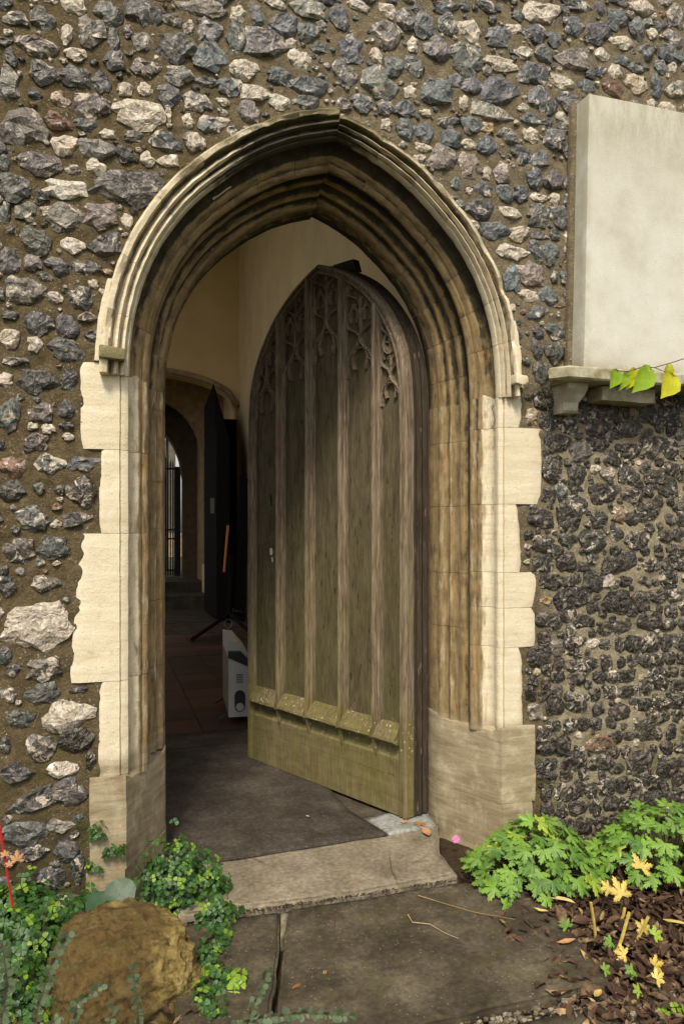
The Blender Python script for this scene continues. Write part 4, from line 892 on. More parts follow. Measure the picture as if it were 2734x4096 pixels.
# open leaf of the far door seen edge-on
lx0, lx1 = Ws(470, 1200, 8.45).x, Ws(499, 1200, 8.45).x; ld = empty('inner_door', ((lx0+lx1)/2, 8.0, 0), 'tall black pointed door leaf standing open edge-on at the far end inside', 'door')
V = [(lx0, 8.52, .01), (lx1, 8.50, .01), (lx1+.03, 7.55, .01), (lx0+.04, 7.55, .01), (lx0, 8.52, 2.95), (lx1, 8.50, 2.7), (lx1+.03, 7.55, 2.4), (lx0+.04, 7.55, 2.45), ((lx0+lx1)/2+.02, 8.35, 3.28)]
build('leaf', V, [(0, 3, 2, 1), (0, 1, 5, 4), (1, 2, 6, 5), (2, 3, 7, 6), (3, 0, 4, 7), (4, 5, 8), (5, 6, 8), (6, 7, 8), (7, 4, 8)], DK, ld)
q = Ws(487, 1160, 7.54); MB().box(q.x-.025, q.x+.025, 7.535, 7.548, q.z-.1, q.z+.1).build('latch_plate', flat('dull_metal', (.16, .15, .13), .5, .2, 20), ld)
MB().box(lx0+.05, 1.86, 8.56, 8.59, .02, 2.8).build('corner_shade_sheet', DK); tag(bpy.data.objects['corner_shade_sheet'], 'black sheet standing in for the shade of the far corner behind the open door leaf', 'shade_sheet')  # black sheet put in as the corner's shade
# iron gate and daylight beyond
ga = empty('iron_gate', (.9, 11.6, 0), 'black iron bar gate standing open beyond the far doorway', 'gate')
gx0, gx1 = Ws(378, 1200, 11.3).x-.5, Ws(397, 1200, 11.3).x
for k in range(16):
    xx = gx0+(gx1-gx0)*k/15; MB().tube([(xx, 11.3, .36), (xx, 11.3, 2.42-.02*abs(k-11))], .013, 5).tube([(xx, 11.3, 2.42-.02*abs(k-11)), (xx, 11.3, 2.5-.02*abs(k-11))], .014, 5, .002).build('bar', IRON, ga)
for z in (.44, 1.0, 1.16, 2.25): MB().box(gx0-.02, gx1+.03, 11.29, 11.31, z, z+.03).build('rail', IRON, ga)
MB().box(gx1+.02, gx1+.13, 11.25, 11.33, .35, 2.3).build('gate_post', IRON, ga)
# far garden wall and house outside
yard = MB().box(-12, 14, 11.4, 60, -.1, .30).build('far_path', SLAB); tag(yard, kind='structure')
fw = MB().box(-12, 14, 22, 22.3, .3, 1.05).build('garden_wall', BST); tag(fw, 'low stone boundary wall outside beyond the far doorway', 'wall')
bx = Ws(403, 1200, 25).x; o = MB().box(-8, bx, 25, 27, .3, Ws(390, 1008, 25).z).build('outbuilding', flat('grey_brown_wall', (.10, .085, .06), .9, .3, 3)); tag(o, 'grey brown outbuilding wall behind the far iron gate', 'building')
hq = MB(); hq.box(-7.5, Ws(398, 1000, 40).x, 40, 48, .3, 9).build('house', flat('yellow_render', (.40, .33, .18), .9, .1, 3)); tag(bpy.data.objects['house'], 'pale yellow rendered house seen through the far doorway', 'house')
lq = Ws(384, 990, 14); lamp = empty('lamp_post', (lq.x, 14, .3), 'dark lamp post top seen above the far iron gate', 'lamp')
MB().tube([(lq.x, 14, .3), (lq.x, 14, lq.z-.1)], .03, 8).build('post', IRON, lamp); MB().tube([(lq.x, 14, lq.z-.12), (lq.x, 14, lq.z-.02), (lq.x, 14, lq.z+.12)], .26, 10, .05).build('hood', IRON, lamp)
# tripod stand with its tall black case
tp = Gs(526, 1452, 0); tr = empty('tripod_stand', tp, 'black tripod stand with a tall dark upright on the tiled floor inside', 'stand')
up = [(tp.x, tp.y, .12), (tp.x+.03, tp.y, .9)]; MB().tube(up, .03, 8).build('pole', DK, tr)
a0, a1 = Ws(548, 1330, tp.y), Ws(560, 1100, tp.y); b = MB(); 
V = [Ws(536, 1400, tp.y), Ws(562, 1400, tp.y), Ws(574, 1094, tp.y), Ws(549, 1094, tp.y)]; V = V+[v+Vector((.02, .10, 0)) for v in V]
MB().add(V, [(0, 1, 2, 3), (7, 6, 5, 4), (0, 4, 5, 1), (1, 5, 6, 2), (2, 6, 7, 3), (3, 7, 4, 0)]).build('upright_case', DK, tr)
for (u, v) in ((440, 1470), (600, 1475), (560, 1425)):
    q = Gs(u, v, 0); MB().tube([(tp.x, tp.y, .22), (q.x, q.y, .015)], .022, 6).build('leg', DK, tr)
q = Ws(523, 1430, tp.y-.04); MB().tube([(q.x+.045*math.cos(k*PI/6), tp.y-.05, q.z+.05*math.sin(k*PI/6)) for k in range(13)], .006, 5).build('collar_ring', flat('steel', (.3, .3, .28), .3, .1, 20, .5), tr)
o = MB().tube([Ws(514, 1312, tp.y-.1), Ws(523, 1205, tp.y-.1)], .014, 6).build('wooden_rod', flat('orange_wood', (.55, .20, .05), .5, .15, 20)); tag(o, 'thin orange wooden rod leaning against the dark stand inside', 'rod')
# heater
hb = Gs(549, 1657, 0); HM = flat('white_enamel', (.62, .62, .58), .35, .04, 5, .5, 0, 0); HG = flat('dark_grey_plastic', (.045, .045, .048), .5, .1, 10); HC = flat('heater_side', (.26, .22, .16), .5, .1, 10)
ht = empty('heater', (hb.x, hb.y, 0), 'slim white convector heater standing on the floor behind the open door', 'heater', rz=math.radians(-5))
hx0, hx1 = -.066, .066
def hbp(name, V, Fc, mat, p=ht): return build(name, V, Fc, mat, p, local=True)
prof = [(hx0, .035), (hx1, .035), (hx1, .335), (hx0+.01, .395), (hx0, .395)]
V = [(x, -.0, z) for x, z in prof]+[(x, .62, z) for x, z in prof]; hbp('end_panel', [(x, y*.02, z) for x, y, z in V], [(4, 3, 2, 1, 0), (5, 6, 7, 8, 9)]+[(i, (i+1) % 5, (i+1) % 5+5, i+5) for i in range(5)], HM)
hbp('body', [(x*.98, .013+y*.98, z) for x, y, z in V], [(4, 3, 2, 1, 0), (5, 6, 7, 8, 9)]+[(i, (i+1) % 5, (i+1) % 5+5, i+5) for i in range(5)], HC)
pr2 = [(hx0, .397), (hx0+.01, .397), (hx1, .337), (hx1+.004, .375), (.01, .435), (hx0, .438)]
V2 = [(x, -.004, z) for x, z in pr2]+[(x, .05, z) for x, z in pr2]; hbp('end_cap', V2, [(5, 4, 3, 2, 1, 0), (6, 7, 8, 9, 10, 11)]+[(i, (i+1) % 6, (i+1) % 6+6, i+6) for i in range(6)], HG)
pr3 = [(hx0, .400), (hx1, .340), (hx1-.002, .41), (-.005, .492), (hx0, .50)]
V3 = [(x, .052, z) for x, z in pr3]+[(x, .60, z) for x, z in pr3]; hbp('top_cover', V3, [(4, 3, 2, 1, 0), (5, 6, 7, 8, 9)]+[(i, (i+1) % 5, (i+1) % 5+5, i+5) for i in range(5)], HM)
for k in range(6): MB().box(-.018, .022, -.0035, -.0005, .245+k*.010, .249+k*.010).build('vent_slot', HG, ht, local=True)
def rr(x0, x1, z0, z1, n=6):
    r = (x1-x0)/2; c = (x0+x1)/2; return [(c+r*math.cos(-PI+PI*k/n), z0+r+r*math.sin(-PI+PI*k/n)) for k in range(n+1)]+[(c+r*math.cos(PI*k/n), z1-r+r*math.sin(PI*k/n)) for k in range(n+1)]
MB().prism(rr(-.030, .036, .065, .20), -.004, 0).build('dial_panel', HG, ht, local=True)
MB().prism([(.003+.024*math.cos(k*PI/8), .098+.024*math.sin(k*PI/8)) for k in range(16)], -.016, -.0045).build('dial', HM, ht, local=True)
for y in (.06, .54): MB().tube([(-.12, y, .008), (-.085, y, .03), (0, y, .038), (.085, y, .03), (.12, y, .008)], .011, 6).build('foot', HG, ht, local=True)

# ------------------------------------------------------------------ plants
def leaf_mat(name, lo, hi, back=None, rough=.45, attr=False):
    m = M(name, rough, .4); r = m.rnd() if not attr else m.geo.outputs['Random Per Island']
    c = m.mix(r, lo, hi); n = m.noise(m.pos, 35, 3); c = m.mix(m.sstep(n, .35, .7, 0, .35), c, tuple(x*1.5 for x in hi)); m.set('Base Color', c)
    sp_ = m.sstep(m.noise(m.pos, 170, 3, .6), .62, .70, 0, .6); c = m.mix(sp_, c, tuple(x*.45 for x in lo)); m.set('Base Color', c)
    tr_ = m.N.new('ShaderNodeBsdfTranslucent'); m.put(tr_.inputs[0], c); mx = m.N.new('ShaderNodeMixShader'); mx.inputs[0].default_value = .12 if 'bluegreen' in name else .28
    m.t.links.new(m.b.outputs[0], mx.inputs[1]); m.t.links.new(tr_.outputs[0], mx.inputs[2]); m.t.links.new(mx.outputs[0], m.out.inputs[0]); m.bump(m.noise(m.pos, 120, 2), .3, .002); return m.m
GER = leaf_mat('geranium_green', (.06, .14, .022), (.19, .33, .045)); GERY = leaf_mat('lime_green_leaf', (.22, .34, .04), (.33, .42, .05)); YEL = leaf_mat('yellow_leaf', (.50, .36, .06), (.66, .52, .15))
HERB = leaf_mat('herb_green', (.014, .052, .011), (.055, .135, .022), attr=True); HERBY = leaf_mat('herb_lime', (.13, .25, .02), (.22, .34, .03), attr=True); ROUND = leaf_mat('dull_round_leaf', (.03, .07, .03), (.05, .10, .045))
COT = leaf_mat('bluegreen_leaf', (.035, .065, .028), (.105, .14, .075), attr=True); STEM = flat('green_stem', (.09, .10, .03), .7, .3, 30); BSTEM = flat('brown_stem', (.10, .055, .03), .7, .3, 30); RSTEM = flat('red_stem', (.45, .02, .02), .4, .15, 30)
LITM = M('dead_leaf', .75, .25); r_ = LITM.geo.outputs['Random Per Island']; LITM.set('Base Color', LITM.mix(LITM.sstep(LITM.noise(LITM.pos, 40, 3), .3, .7), LITM.ramp(r_, [(0, (.016, .010, .007)), (.3, (.045, .026, .016)), (.55, (.095, .056, .032)), (.78, (.18, .115, .065)), (.92, (.30, .21, .11)), (1, (.44, .32, .15))]), (.06, .03, .018)))
LITM.bump(LITM.noise(LITM.pos, 90, 3), .5, .003); LIT = LITM.m
TAN = flat('tan_dead_leaf', (.42, .22, .10), .7, .3, 40); YLF = flat('yellowed_fallen_leaf', (.45, .34, .10), .7, .3, 40)
def palm_leaf(k):
    """palmately cut leaf, unit radius, in local XY, petiole at origin; five lobes each with side teeth"""
    r = random.Random(k); V = [(0, -.05, .02)]; out = []
    for L in range(5):
        a = PI/2+(L-2)*math.radians(54); ln = (1., .93, .78)[abs(L-2)]*r.uniform(.9, 1.05)
        for da, q in ((-20, .42), (-22, .66), (-13, .62), (-11, .88), (-4, .84), (0, 1.), (5, .82), (11, .86), (13, .62), (23, .64), (20, .42)):
            aa = a+math.radians(da+r.uniform(-2, 2)); qq = q*ln
            out.append((qq*math.cos(aa), qq*math.sin(aa)+.05, -.18*qq*qq+.05*math.cos(math.radians(da)*9)*qq))
        if L < 4: aa = a+math.radians(27); out.append((.26*math.cos(aa), .26*math.sin(aa), -.03))
    V += out; n = len(out); return V, [(0, i+1, i+2) for i in range(n-1)]
GL = [palm_leaf(k) for k in range(6)]
GLM = {}
for nm, mt_ in (('g', GER), ('l', GERY), ('y', YEL)): GLM[nm] = [mesh('leaf', v, f, mt_) for v, f in GL]
def orient(n, spin):
    n = n.normalized(); q = n.to_track_quat('Z', 'Y'); return (q.to_matrix() @ Matrix.Rotation(spin, 3, 'Z')).to_euler()
def geranium(name, c, rx, ry, rz, count, label, seed, size=(.041, .058), yell=.08, ymax=-.03):
    r = random.Random(seed); root = empty(name, c, label, 'plant', None); stems = MB(); made = 0
    pts = []
    while made < count:
        th = r.uniform(0, 2*PI); h = r.random()**.8; rad = math.sqrt(1-h*h)*r.uniform(.80, 1.06)
        p = Vector((math.cos(th)*rx*rad, math.sin(th)*ry*rad, rz*h*r.uniform(.8, 1.08)))
        w = Vector(c)+p
        if w.y > ymax or (p.y > ry*.55 and h < .3): made += 1; continue
        if w.z < .0: p.z = r.uniform(.02, .05)-c[2]
        nn = Vector((p.x/rx*.7, p.y/ry*.7-.35, .9))+Vector((r.uniform(-.35, .35), r.uniform(-.35, .35), 0))
        o = link('leaf', r.choice(GLM['l' if r.random() < yell else 'g']), root, p); s = r.uniform(*size); o.scale = (s, s, s)
        o.rotation_euler = orient(nn, math.atan2(p.y, p.x)-PI/2+r.uniform(-.7, .7)); made += 1
        base = Vector((p.x*.3, p.y*.3, 0)); pts.append(p); stems.tube([base, (base+p)*.5+Vector((0, 0, .03)), p-Vector((0, 0, .004))], .0014, 3)
    build('stems', stems.V, stems.F, STEM, root, local=True); return root
c1 = Gs(1232, 2040, -.05); geranium('geranium_plant', (c1.x, c1.y+.02, -.05), .235, .19, .22, 170, 'light green cut-leaved geranium clump at the foot of the right jamb', 11)
c2 = Gs(1500, 2010, -.05); geranium('geranium_plant', (c2.x+.05, c2.y, -.05), .26, .22, .24, 165, 'darker green geranium clump at the foot of the dark flint wall, by the right edge', 12, (.040, .054), .02)
# a few low leaves in front, in yellow and green, on cut stalks
yp = empty('yellowing_plant', Gs(1440, 2160, -.04), 'dying plant with bright yellow leaves and cut stalks among the brown leaves', 'plant'); r = random.Random(5); stm = MB()
for (u, v, s, m_) in ((1470, 1990, .050, 'y'), (1425, 2052, .052, 'y'), (1395, 2035, .030, 'y'), (1475, 2135, .034, 'y'), (1500, 2145, .028, 'l'), (1432, 2190, .030, 'y'), (1500, 2215, .030, 'y'), (1505, 2245, .026, 'y'), (1450, 2225, .024, 'g'), (1385, 2225, .022, 'g'), (1465, 2270, .022, 'l'), (1400, 2160, .024, 'g'), (1300, 2125, .026, 'g'), (1155, 2075, .030, 'g')):
    p = Gs(u, v, .05 if v < 2060 else .0); o = link('leaf', r.choice(GLM[m_]), yp, p-ploc(yp)); s *= 1.1; o.scale = (s, s, s); o.rotation_euler = orient(Vector((r.uniform(-.3, .3), -1.1, .6)), r.uniform(-2, 2))
    b0 = Vector((p.x+r.uniform(-.02, .02), p.y+.03, -.06)); MB().tube([b0-ploc(yp), p-ploc(yp)], .0015, 4).build('stem', STEM, yp, local=True)
YST = flat('yellow_cut_stalk', (.40, .30, .07), .6, .3, 25); cs = MB()
for (u0, v0, u1, v1) in ((1366, 2158, 1354, 2070), (1402, 2215, 1442, 2092), (1448, 2180, 1486, 2102), (1418, 2120, 1432, 2082)):
    p0 = Gs(u0, v0, -.04); p1 = Vector(p0)+Vector((W(u1*T, v1*T, p0.y).x-p0.x, 0, max(.04, W(u1*T, v1*T, p0.y).z-p0.z))); MB().tube([p0-ploc(yp), (p0+p1)*.5+Vector((R.uniform(-.006, .006), 0, 0))-ploc(yp), p1-ploc(yp)], .0048, 6).build('cut_stalk', YST, yp, local=True)
# small-leaved herbs
def trifol(r):
    V = []; Fc = []
    for L in range(3):
        a = (L-1)*math.radians(85)+PI/2; cx, cy = .62*math.cos(a), .62*math.sin(a); n = len(V); V.append((.12*math.cos(a), .12*math.sin(a), 0))
        for k, (da, q) in enumerate(((-38, .62), (-34, .92), (-18, 1.08), (-12, .95), (0, 1.18), (12, .95), (18, 1.08), (34, .92), (38, .62))):
            aa = a+math.radians(da); V.append((q*math.cos(aa), q*math.sin(aa), -.12*q+.08*abs(math.sin(math.radians(da)*2))))
        Fc += [(n, n+k+1, n+k+2) for k in range(8)]
    return V, Fc
TF = trifol(R)
def herb(name, blobs, label, seed, mat=HERB, size=(.012, .018), cat='plant'):
    """blobs: (centre, rx, ry, rz, count)"""
    r = random.Random(seed); c0 = Vector(blobs[0][0]); root = empty(name, (c0.x, c0.y, -.06), label, cat); V = []; Fc = []; st_ = MB(); rl = ploc(root); V2 = []; F2 = []
    for (c, rx, ry, rz, cnt) in blobs:
        for _ in range(cnt):
            d = Vector((r.gauss(0, 1), r.gauss(0, 1), abs(r.gauss(0, 1)))).normalized(); q = r.uniform(.45, 1.0)*(1+.45*nz(d+Vector((seed, 0, 0)), 2.2, seed))*(1.25 if r.random() < .12 else 1); p = Vector(c)+Vector((d.x*rx*q, d.y*ry*q, d.z*rz*q))
            if p.y > -.012: p.y = -.012-r.random()*.02
            nn = Vector((d.x*.8+r.uniform(-.4, .4), d.y*.8-.35+r.uniform(-.4, .4), .7)).normalized(); s = r.uniform(*size)
            Mx = nn.to_track_quat('Z', 'Y').to_matrix() @ Matrix.Rotation(r.uniform(0, 6.28), 3, 'Z'); yl = r.random() < .10
            VV, FFc = (V2, F2) if yl else (V, Fc)
            n = len(VV); VV += [p+Mx @ (Vector(v)*s)-rl for v in TF[0]]; FFc += [tuple(i+n for i in f) for f in TF[1]]
            if r.random() < .35: st_.tube([Vector((c[0]+(p.x-c[0])*.2, c[1]+(p.y-c[1])*.2, c[2]))-rl, p-rl], .0009, 3)
    tag(build('foliage', V, Fc, mat, root, local=True), kind='stuff')
    if V2: tag(build('pale_foliage', V2, F2, HERBY, root, local=True), kind='stuff')
    build('stems', st_.V, st_.F, BSTEM, root, local=True); return root
def C(u, v, z): q = Gs(u, v, z); return (q.x, q.y, z)
herb('herb_clump', [(C(70, 2230, -.05), .20, .20, .19, 900), (C(190, 2140, -.04), .13, .11, .12, 330), (C(20, 2330, -.05), .16, .12, .16, 360), (C(30, 2130, -.05), .15, .14, .15, 380)], 'dense dark green small-leaved herb filling the ground at the lower left', 31, size=(.013, .019))
herb('herb_tuft', [(C(405, 2085, -.03), .12, .10, .23, 620), (C(470, 2070, -.03), .09, .07, .16, 300), (C(500, 2118, -.02), .075, .05, .08, 150), (C(360, 2040, -.03), .07, .05, .17, 180)], 'bright green leafy tuft against the foot of the left jamb by the step', 32, size=(.011, .016))
herb('trailing_herb', [(C(490+18*math.sin(k*1.3), 2130+k*21, -.03), .055-.002*k, .05, .045, 22) for k in range(11)], 'thin trail of green leaflets between the boulder and the paving', 33, size=(.012, .017))
herb('wall_herb', [((-.02, -.02, .20), .03, .012, .05, 26), ((.03, -.025, .14), .05, .012, .04, 24), ((-.03, -.02, .10), .03, .012, .03, 12)], 'small green sprig growing out of the left plinth stones', 34, size=(.009, .013))
herb('joint_weed', [(C(962, 2030, -.03), .015, .01, .02, 14)], 'tiny green weed in the joint below the step', 35, HERBY, (.006, .009))
herb('seedling', [(C(545, 2262, -.02), .035, .03, .035, 18)], 'single light green seedling at the near edge of the paving', 36, HERBY, (.014, .02))
herb('gravel_weed', [(C(1545, 2330, -.04), .05, .04, .03, 24)], 'pale green weed at the bottom right corner beside the gravel', 37, HERBY, (.011, .016))
# round dark leaves
rp = empty('round_leaved_plant', C(250, 2120, -.05), 'two big round dull green leaves behind the boulder', 'plant'); rs = MB()
for (u, v, s, nrm, Y) in ((225, 2078, .040, (.25, -.8, .55), -.30), (275, 2050, .048, (-.1, -.75, .6), -.24)):
    V = [(0, 0, .0)]+[(math.cos(t)*(1-.25*(abs(math.sin(t/2)) < .16))*(1+.03*math.sin(9*t)), math.sin(t)*(1+.03*math.cos(11*t)), .12+.03*math.sin(5*t)) for t in [k*2*PI/28 for k in range(28)]]
    p = Ws(u, v, Y); o = build('leaf', V, [(0, i+1, (i+1) % 28+1) for i in range(28)], ROUND, rp, smooth=True, local=True); o.location = p-ploc(rp); o.scale = (s, s*.9, s); o.rotation_euler = orient(Vector(nrm), R.uniform(0, 6)); rs.tube([Vector((p.x, p.y+.02, -.06))-ploc(rp), p-ploc(rp)], .0025, 5)
build('stems', rs.V, rs.F, STEM, rp, local=True)
# pink flower
fp = Gs(1045, 1940, -.02); fl = empty('pink_flower', (fp.x, fp.y, -.06), 'single pink five-petalled flower at the foot of the right jamb', 'flower'); hd = Vector((fp.x, fp.y, .02)); hd = Ws(1045, 1925, fp.y)
PK = flat('pink_petal', (.72, .16, .42), .6, .15, 60); MB().tube([(fp.x+.03, fp.y+.01, -.05), (fp.x+.012, fp.y, hd.z-.02), hd], .0012, 4).build('stem', STEM, fl)
pm = mesh('petal', [(0, 0, 0), (.3, .45, .08), (.42, .8, .05), (.15, 1.02, .0), (-.15, 1.02, 0), (-.42, .8, .05), (-.3, .45, .08)], [(0, 1, 2, 3, 4, 5, 6)], PK)
for k in range(5):
    o = link('petal', pm, fl, hd-ploc(fl)); o.scale = (.0145,)*3; Mx = Vector((-.2, -1, .35)).to_track_quat('Z', 'Y').to_matrix() @ Matrix.Rotation(k*2*PI/5, 3, 'Z'); o.rotation_euler = Mx.to_euler()
# shrub sprigs in the foreground
def sprig(pts, label, seed, Y=None, ls=.0078, step=.0080, cnt=None):
    r = random.Random(seed); P = [Vector(p) for p in pts]; root = empty('shrub_sprig', P[0], label, 'plant', None); rl = P[0].copy(); st_ = MB().tube([p-rl for p in P], .0018, 5, .0009); build('stem', st_.V, st_.F, BSTEM, root, local=True)
    A = np.array([tuple(p) for p in P]); d = np.r_[0, np.cumsum(np.linalg.norm(np.diff(A, axis=0), axis=1))]; V = []; Fc = []; t = .01
    while t < d[-1]:
        p = Vector([float(np.interp(t, d, A[:, k])) for k in range(3)]); tg_ = Vector([float(np.interp(t+.004, d, A[:, k])) for k in range(3)])-p
        tg_ = tg_.normalized() if tg_.length > 0 else Vector((0, 0, 1))
        for sg in (-1, 1):
            side = tg_.cross(Vector((0, -1, .3))).normalized()*sg; ax = (side+tg_*.5+Vector((r.uniform(-.7, .7), r.uniform(-.9, .2), r.uniform(-.7, .7)))).normalized(); nn = ax.cross(tg_).normalized(); nn = nn if nn.y < 0 else -nn; bb = ax.cross(nn); s = ls*r.uniform(.55, 1.2); n = len(V)
            for a_, b_ in ((0, 0), (.5, .55), (1.1, .75), (1.7, .5), (2.0, 0), (1.7, -.5), (1.1, -.75), (.5, -.55)): V.append(p+ax*(a_*s)+bb*(b_*s)+nn*(.15*s*abs(b_))-rl)
            Fc.append(tuple(n+i for i in range(8)))
        t += step*r.uniform(.7, 1.2)
    tag(build('leaves', V, Fc, COT, root, local=True), kind='stuff'); return root
def pl(L, Y): return [Ws(u, v, Y) for u, v in L]
sprig(pl([(70, 2420), (85, 2330), (112, 2230), (160, 2135)], -1.0), 'tall blue-green leafy twig rising at the lower left in front of the herbs', 41)
sprig(pl([(190, 2440), (170, 2370), (180, 2300), (215, 2230)], -1.05)[:3]+pl([(232, 2262)], -1.05), 'short blue-green twig left of the boulder', 42)
sprig(pl([(0, 2360), (20, 2260), (5, 2160)], -1.0), 'blue-green twig cut by the left edge of the view', 43)
sprig(pl([(330, 2430), (318, 2330), (305, 2215)], -.98), 'blue-green twig standing in front of the boulder', 44, ls=.0065)
sprig(pl([(560, 2430), (572, 2330), (605, 2255), (612, 2220)], -.95), 'upright blue-green twig at the near edge of the paving', 45)
sprig(pl([(520, 2360), (600, 2335), (700, 2325), (810, 2330)], -.95), 'horizontal blue-green twig lying along the near edge of the paving', 46)
sprig(pl([(50, 2420), (95, 2370), (140, 2330)], -1.05), 'low blue-green twig in the bottom left corner', 47)
sprig(pl([(250, 2440), (240, 2380), (262, 2310)], -1.02), 'small blue-green twig at the near foot of the boulder', 48, ls=.0065)
# vine with yellow-green leaves hanging before the shelf
vy = -.55; vn = empty('hanging_vine', Ws(1640, 800, vy), 'thin vine with five yellow-green heart leaves hanging before the tablet shelf', 'plant')
MB().tube([Ws(1700, 770, vy), Ws(1600, 812, vy), Ws(1545, 830, vy), Ws(1500, 843, vy), Ws(1470, 842, vy), Ws(1440, 852, vy), Ws(1412, 850, vy)], .0016, 5).tube([Ws(1500, 843, vy), Ws(1540, 860, vy)], .0012, 4).build('stem', BSTEM, vn)
def heart(u0, v0, u1, v1, wd, mat, dy=0.):
    a, b = Ws(u0, v0, vy+dy), Ws(u1, v1, vy+dy); L = (b-a).length; ax = (b-a).normalized(); nn = Vector((.25+dy*3, -1, .2)).normalized(); bb = ax.cross(nn).normalized(); nn = bb.cross(ax)
    V = []; cs_ = [(0, 0), (-.05, .35), (.1, .8), (.35, 1.), (.6, .72), (.82, .3), (1.02, 0)]
    for t, w in cs_: V.append(a+ax*(t*L)+nn*(.0))
    for sg in (1, -1):
        for t, w in cs_: V.append(a+ax*(t*L)+bb*(w*wd*L*.5*sg)+nn*(.16*w*wd*L))
    n = len(cs_); Fc = [(i, i+1, n+i+1, n+i) for i in range(n-1)]+[(i+1, i, 2*n+i, 2*n+i+1) for i in range(n-1)]; build('leaf', V, Fc, mat, vn, smooth=True)
VG = leaf_mat('vine_green', (.22, .36, .02), (.28, .42, .03)); VY = leaf_mat('vine_yellow', (.50, .50, .02), (.60, .58, .03))
heart(1415, 851, 1397, 892, .85, VG); heart(1438, 856, 1418, 897, .6, VG, .01); heart(1455, 848, 1434, 895, .75, VY, .02); heart(1490, 848, 1448, 901, .75, VG, -.01); heart(1535, 838, 1516, 890, .62, VY, .02); heart(1542, 862, 1514, 914, .95, VY, -.01)

# boulder
bc = Gs(285, 2262, -.05); bm = bmesh.new(); bmesh.ops.create_icosphere(bm, subdivisions=6, radius=1)
for v in bm.verts:
    p = v.co.copy(); q = Vector((math.copysign(abs(p.x)**.8, p.x), math.copysign(abs(p.y)**.85, p.y), math.copysign(abs(p.z)**.8, p.z)))
    d = 1+.10*nz(p, 1.6, 3)+.05*nz(p, 4, 5)
    st_ = math.sin((p.z*7+p.x*4.5+2.2*nz(p, 2.0, 7))*2.2); rg = sum((.5-abs(nz(p, f_, f_*.3)))*a_ for f_, a_ in ((3., .10), (6.5, .085), (13., .06), (27., .035), (55., .018))); d += .022*st_*(1 if p.x > -.1 else .35)+rg-.05*max(0, nz(p, 4.2, 8)-.25)
    v.co = Vector((q.x*.185*d, q.y*.19*d, q.z*.158*d))
me = bpy.data.meshes.new('boulder'); bm.to_mesh(me); bm.free(); me.polygons.foreach_set('use_smooth', [True]*len(me.polygons))
m = M('ochre_boulder_stone', .9, .2); p = m.pos; n = m.noise(p, 28, 9, .86, .1); X = m.xyz(p); w = m.noise(m.scale(p, 1, 1, 1), 30, 5, .7)
c = m.ramp(n, [(.26, (.03, .019, .008)), (.38, (.12, .08, .025)), (.47, (.26, .19, .065)), (.58, (.38, .31, .13)), (.74, (.50, .45, .27))]); c = m.mix(m.op('MULTIPLY', m.sstep(m.op('SUBTRACT', m.noise(p, 6, 5), m.op('MULTIPLY', X[0], .9)), .36, .50), .7), c, (.07, .038, .016)); c = m.mix(1., c, (1., .96, .86), 'MULTIPLY'); c = m.mix(m.op('MULTIPLY', m.sstep(m.noise(p, 44, 6, .75), .54, .62), .65), c, (.035, .026, .012)); c = m.mix(m.op('MULTIPLY', m.sstep(m.noise(p, 17, 5, .7), .55, .66), .55), c, (.10, .095, .03)); m.set('Base Color', c); m.bump(n, .9, .014); m.bump(w, .6, .006); m.bump(m.noise(p, 150, 3, .6), .6, .003); me.materials.append(m.m)
bo = link('boulder', me, None, (bc.x-.01, bc.y+.0, -.03)); bo.rotation_euler = (0, .1, .3); tag(bo, 'rounded ochre brown boulder at the foot of the left jamb', 'boulder')

# leaf litter, gravel, twigs, fallen leaves
def litter_leaf(r):
    L = r.uniform(.014, .032); w = L*r.uniform(.28, .5); cu = r.uniform(-.5, .9); V = []
    for i, (t, ww) in enumerate(((-1, .05), (-.5, .75), (.1, 1), (.6, .65), (1, .03))):
        for sg in (-1, 0, 1): V.append((sg*w*ww, t*L, (abs(sg)*ww*w*r.uniform(.2, .9)+cu*L*t*t*.5)))
    return V, [(i*3+k, i*3+k+1, i*3+k+4, i*3+k+3) for i in range(4) for k in range(2)]
r = random.Random(77); V = []; Fc = []
def in_litter(u, v):
    return v > 1900+max(0, (1060-u))*1.0 and (u > 1040+max(0, (2100-v))*.0+max(0, (v-2020))*.42 or (u > 1040 and v < 2060)) and v < 2400
tot = 0
while tot < 2300:
    u, v = r.uniform(1040, 1640), r.uniform(1930, 2420)
    edge = 1050+(v-2000)*.72 if v > 2000 else 1045
    if u < edge+r.gauss(0, 16): continue
    p = Gs(u, v, -.04); 
    if p.y > -.03: continue
    p.z = -.055+r.random()**1.5*.045; lv, lf = litter_leaf(r); Mx = Vector((r.gauss(0, .5), r.gauss(-.15, .5), 1)).to_track_quat('Z', 'Y').to_matrix() @ Matrix.Rotation(r.uniform(0, 6.28), 3, 'Z'); n = len(V)
    V += [p+Mx @ Vector(q) for q in lv]; Fc += [tuple(i+n for i in f) for f in lf]; tot += 1
for _ in range(260):
    u, v = r.uniform(0, 470), r.uniform(2100, 2380); p = Gs(u, v, -.05); p.z = -.05+r.random()*.03; lv, lf = litter_leaf(r); Mx = Vector((r.gauss(0, .5), r.gauss(-.15, .5), 1)).to_track_quat('Z', 'Y').to_matrix(); n = len(V); V += [p+Mx @ Vector(q) for q in lv]; Fc += [tuple(i+n for i in f) for f in lf]
o = build('leaf_litter', V, Fc, LIT); tag(o, 'brown dead leaves lying thick along the foot of the wall', 'leaves', kind='stuff')
GRV = M('gravel_stone', .85, .2); rr_ = GRV.geo.outputs['Random Per Island']; GRV.set('Base Color', GRV.ramp(rr_, [(0, (.04, .03, .018)), (.5, (.11, .09, .058)), (1, (.27, .235, .175))])); GRV.bump(GRV.noise(GRV.pos, 120, 3), .4, .002)
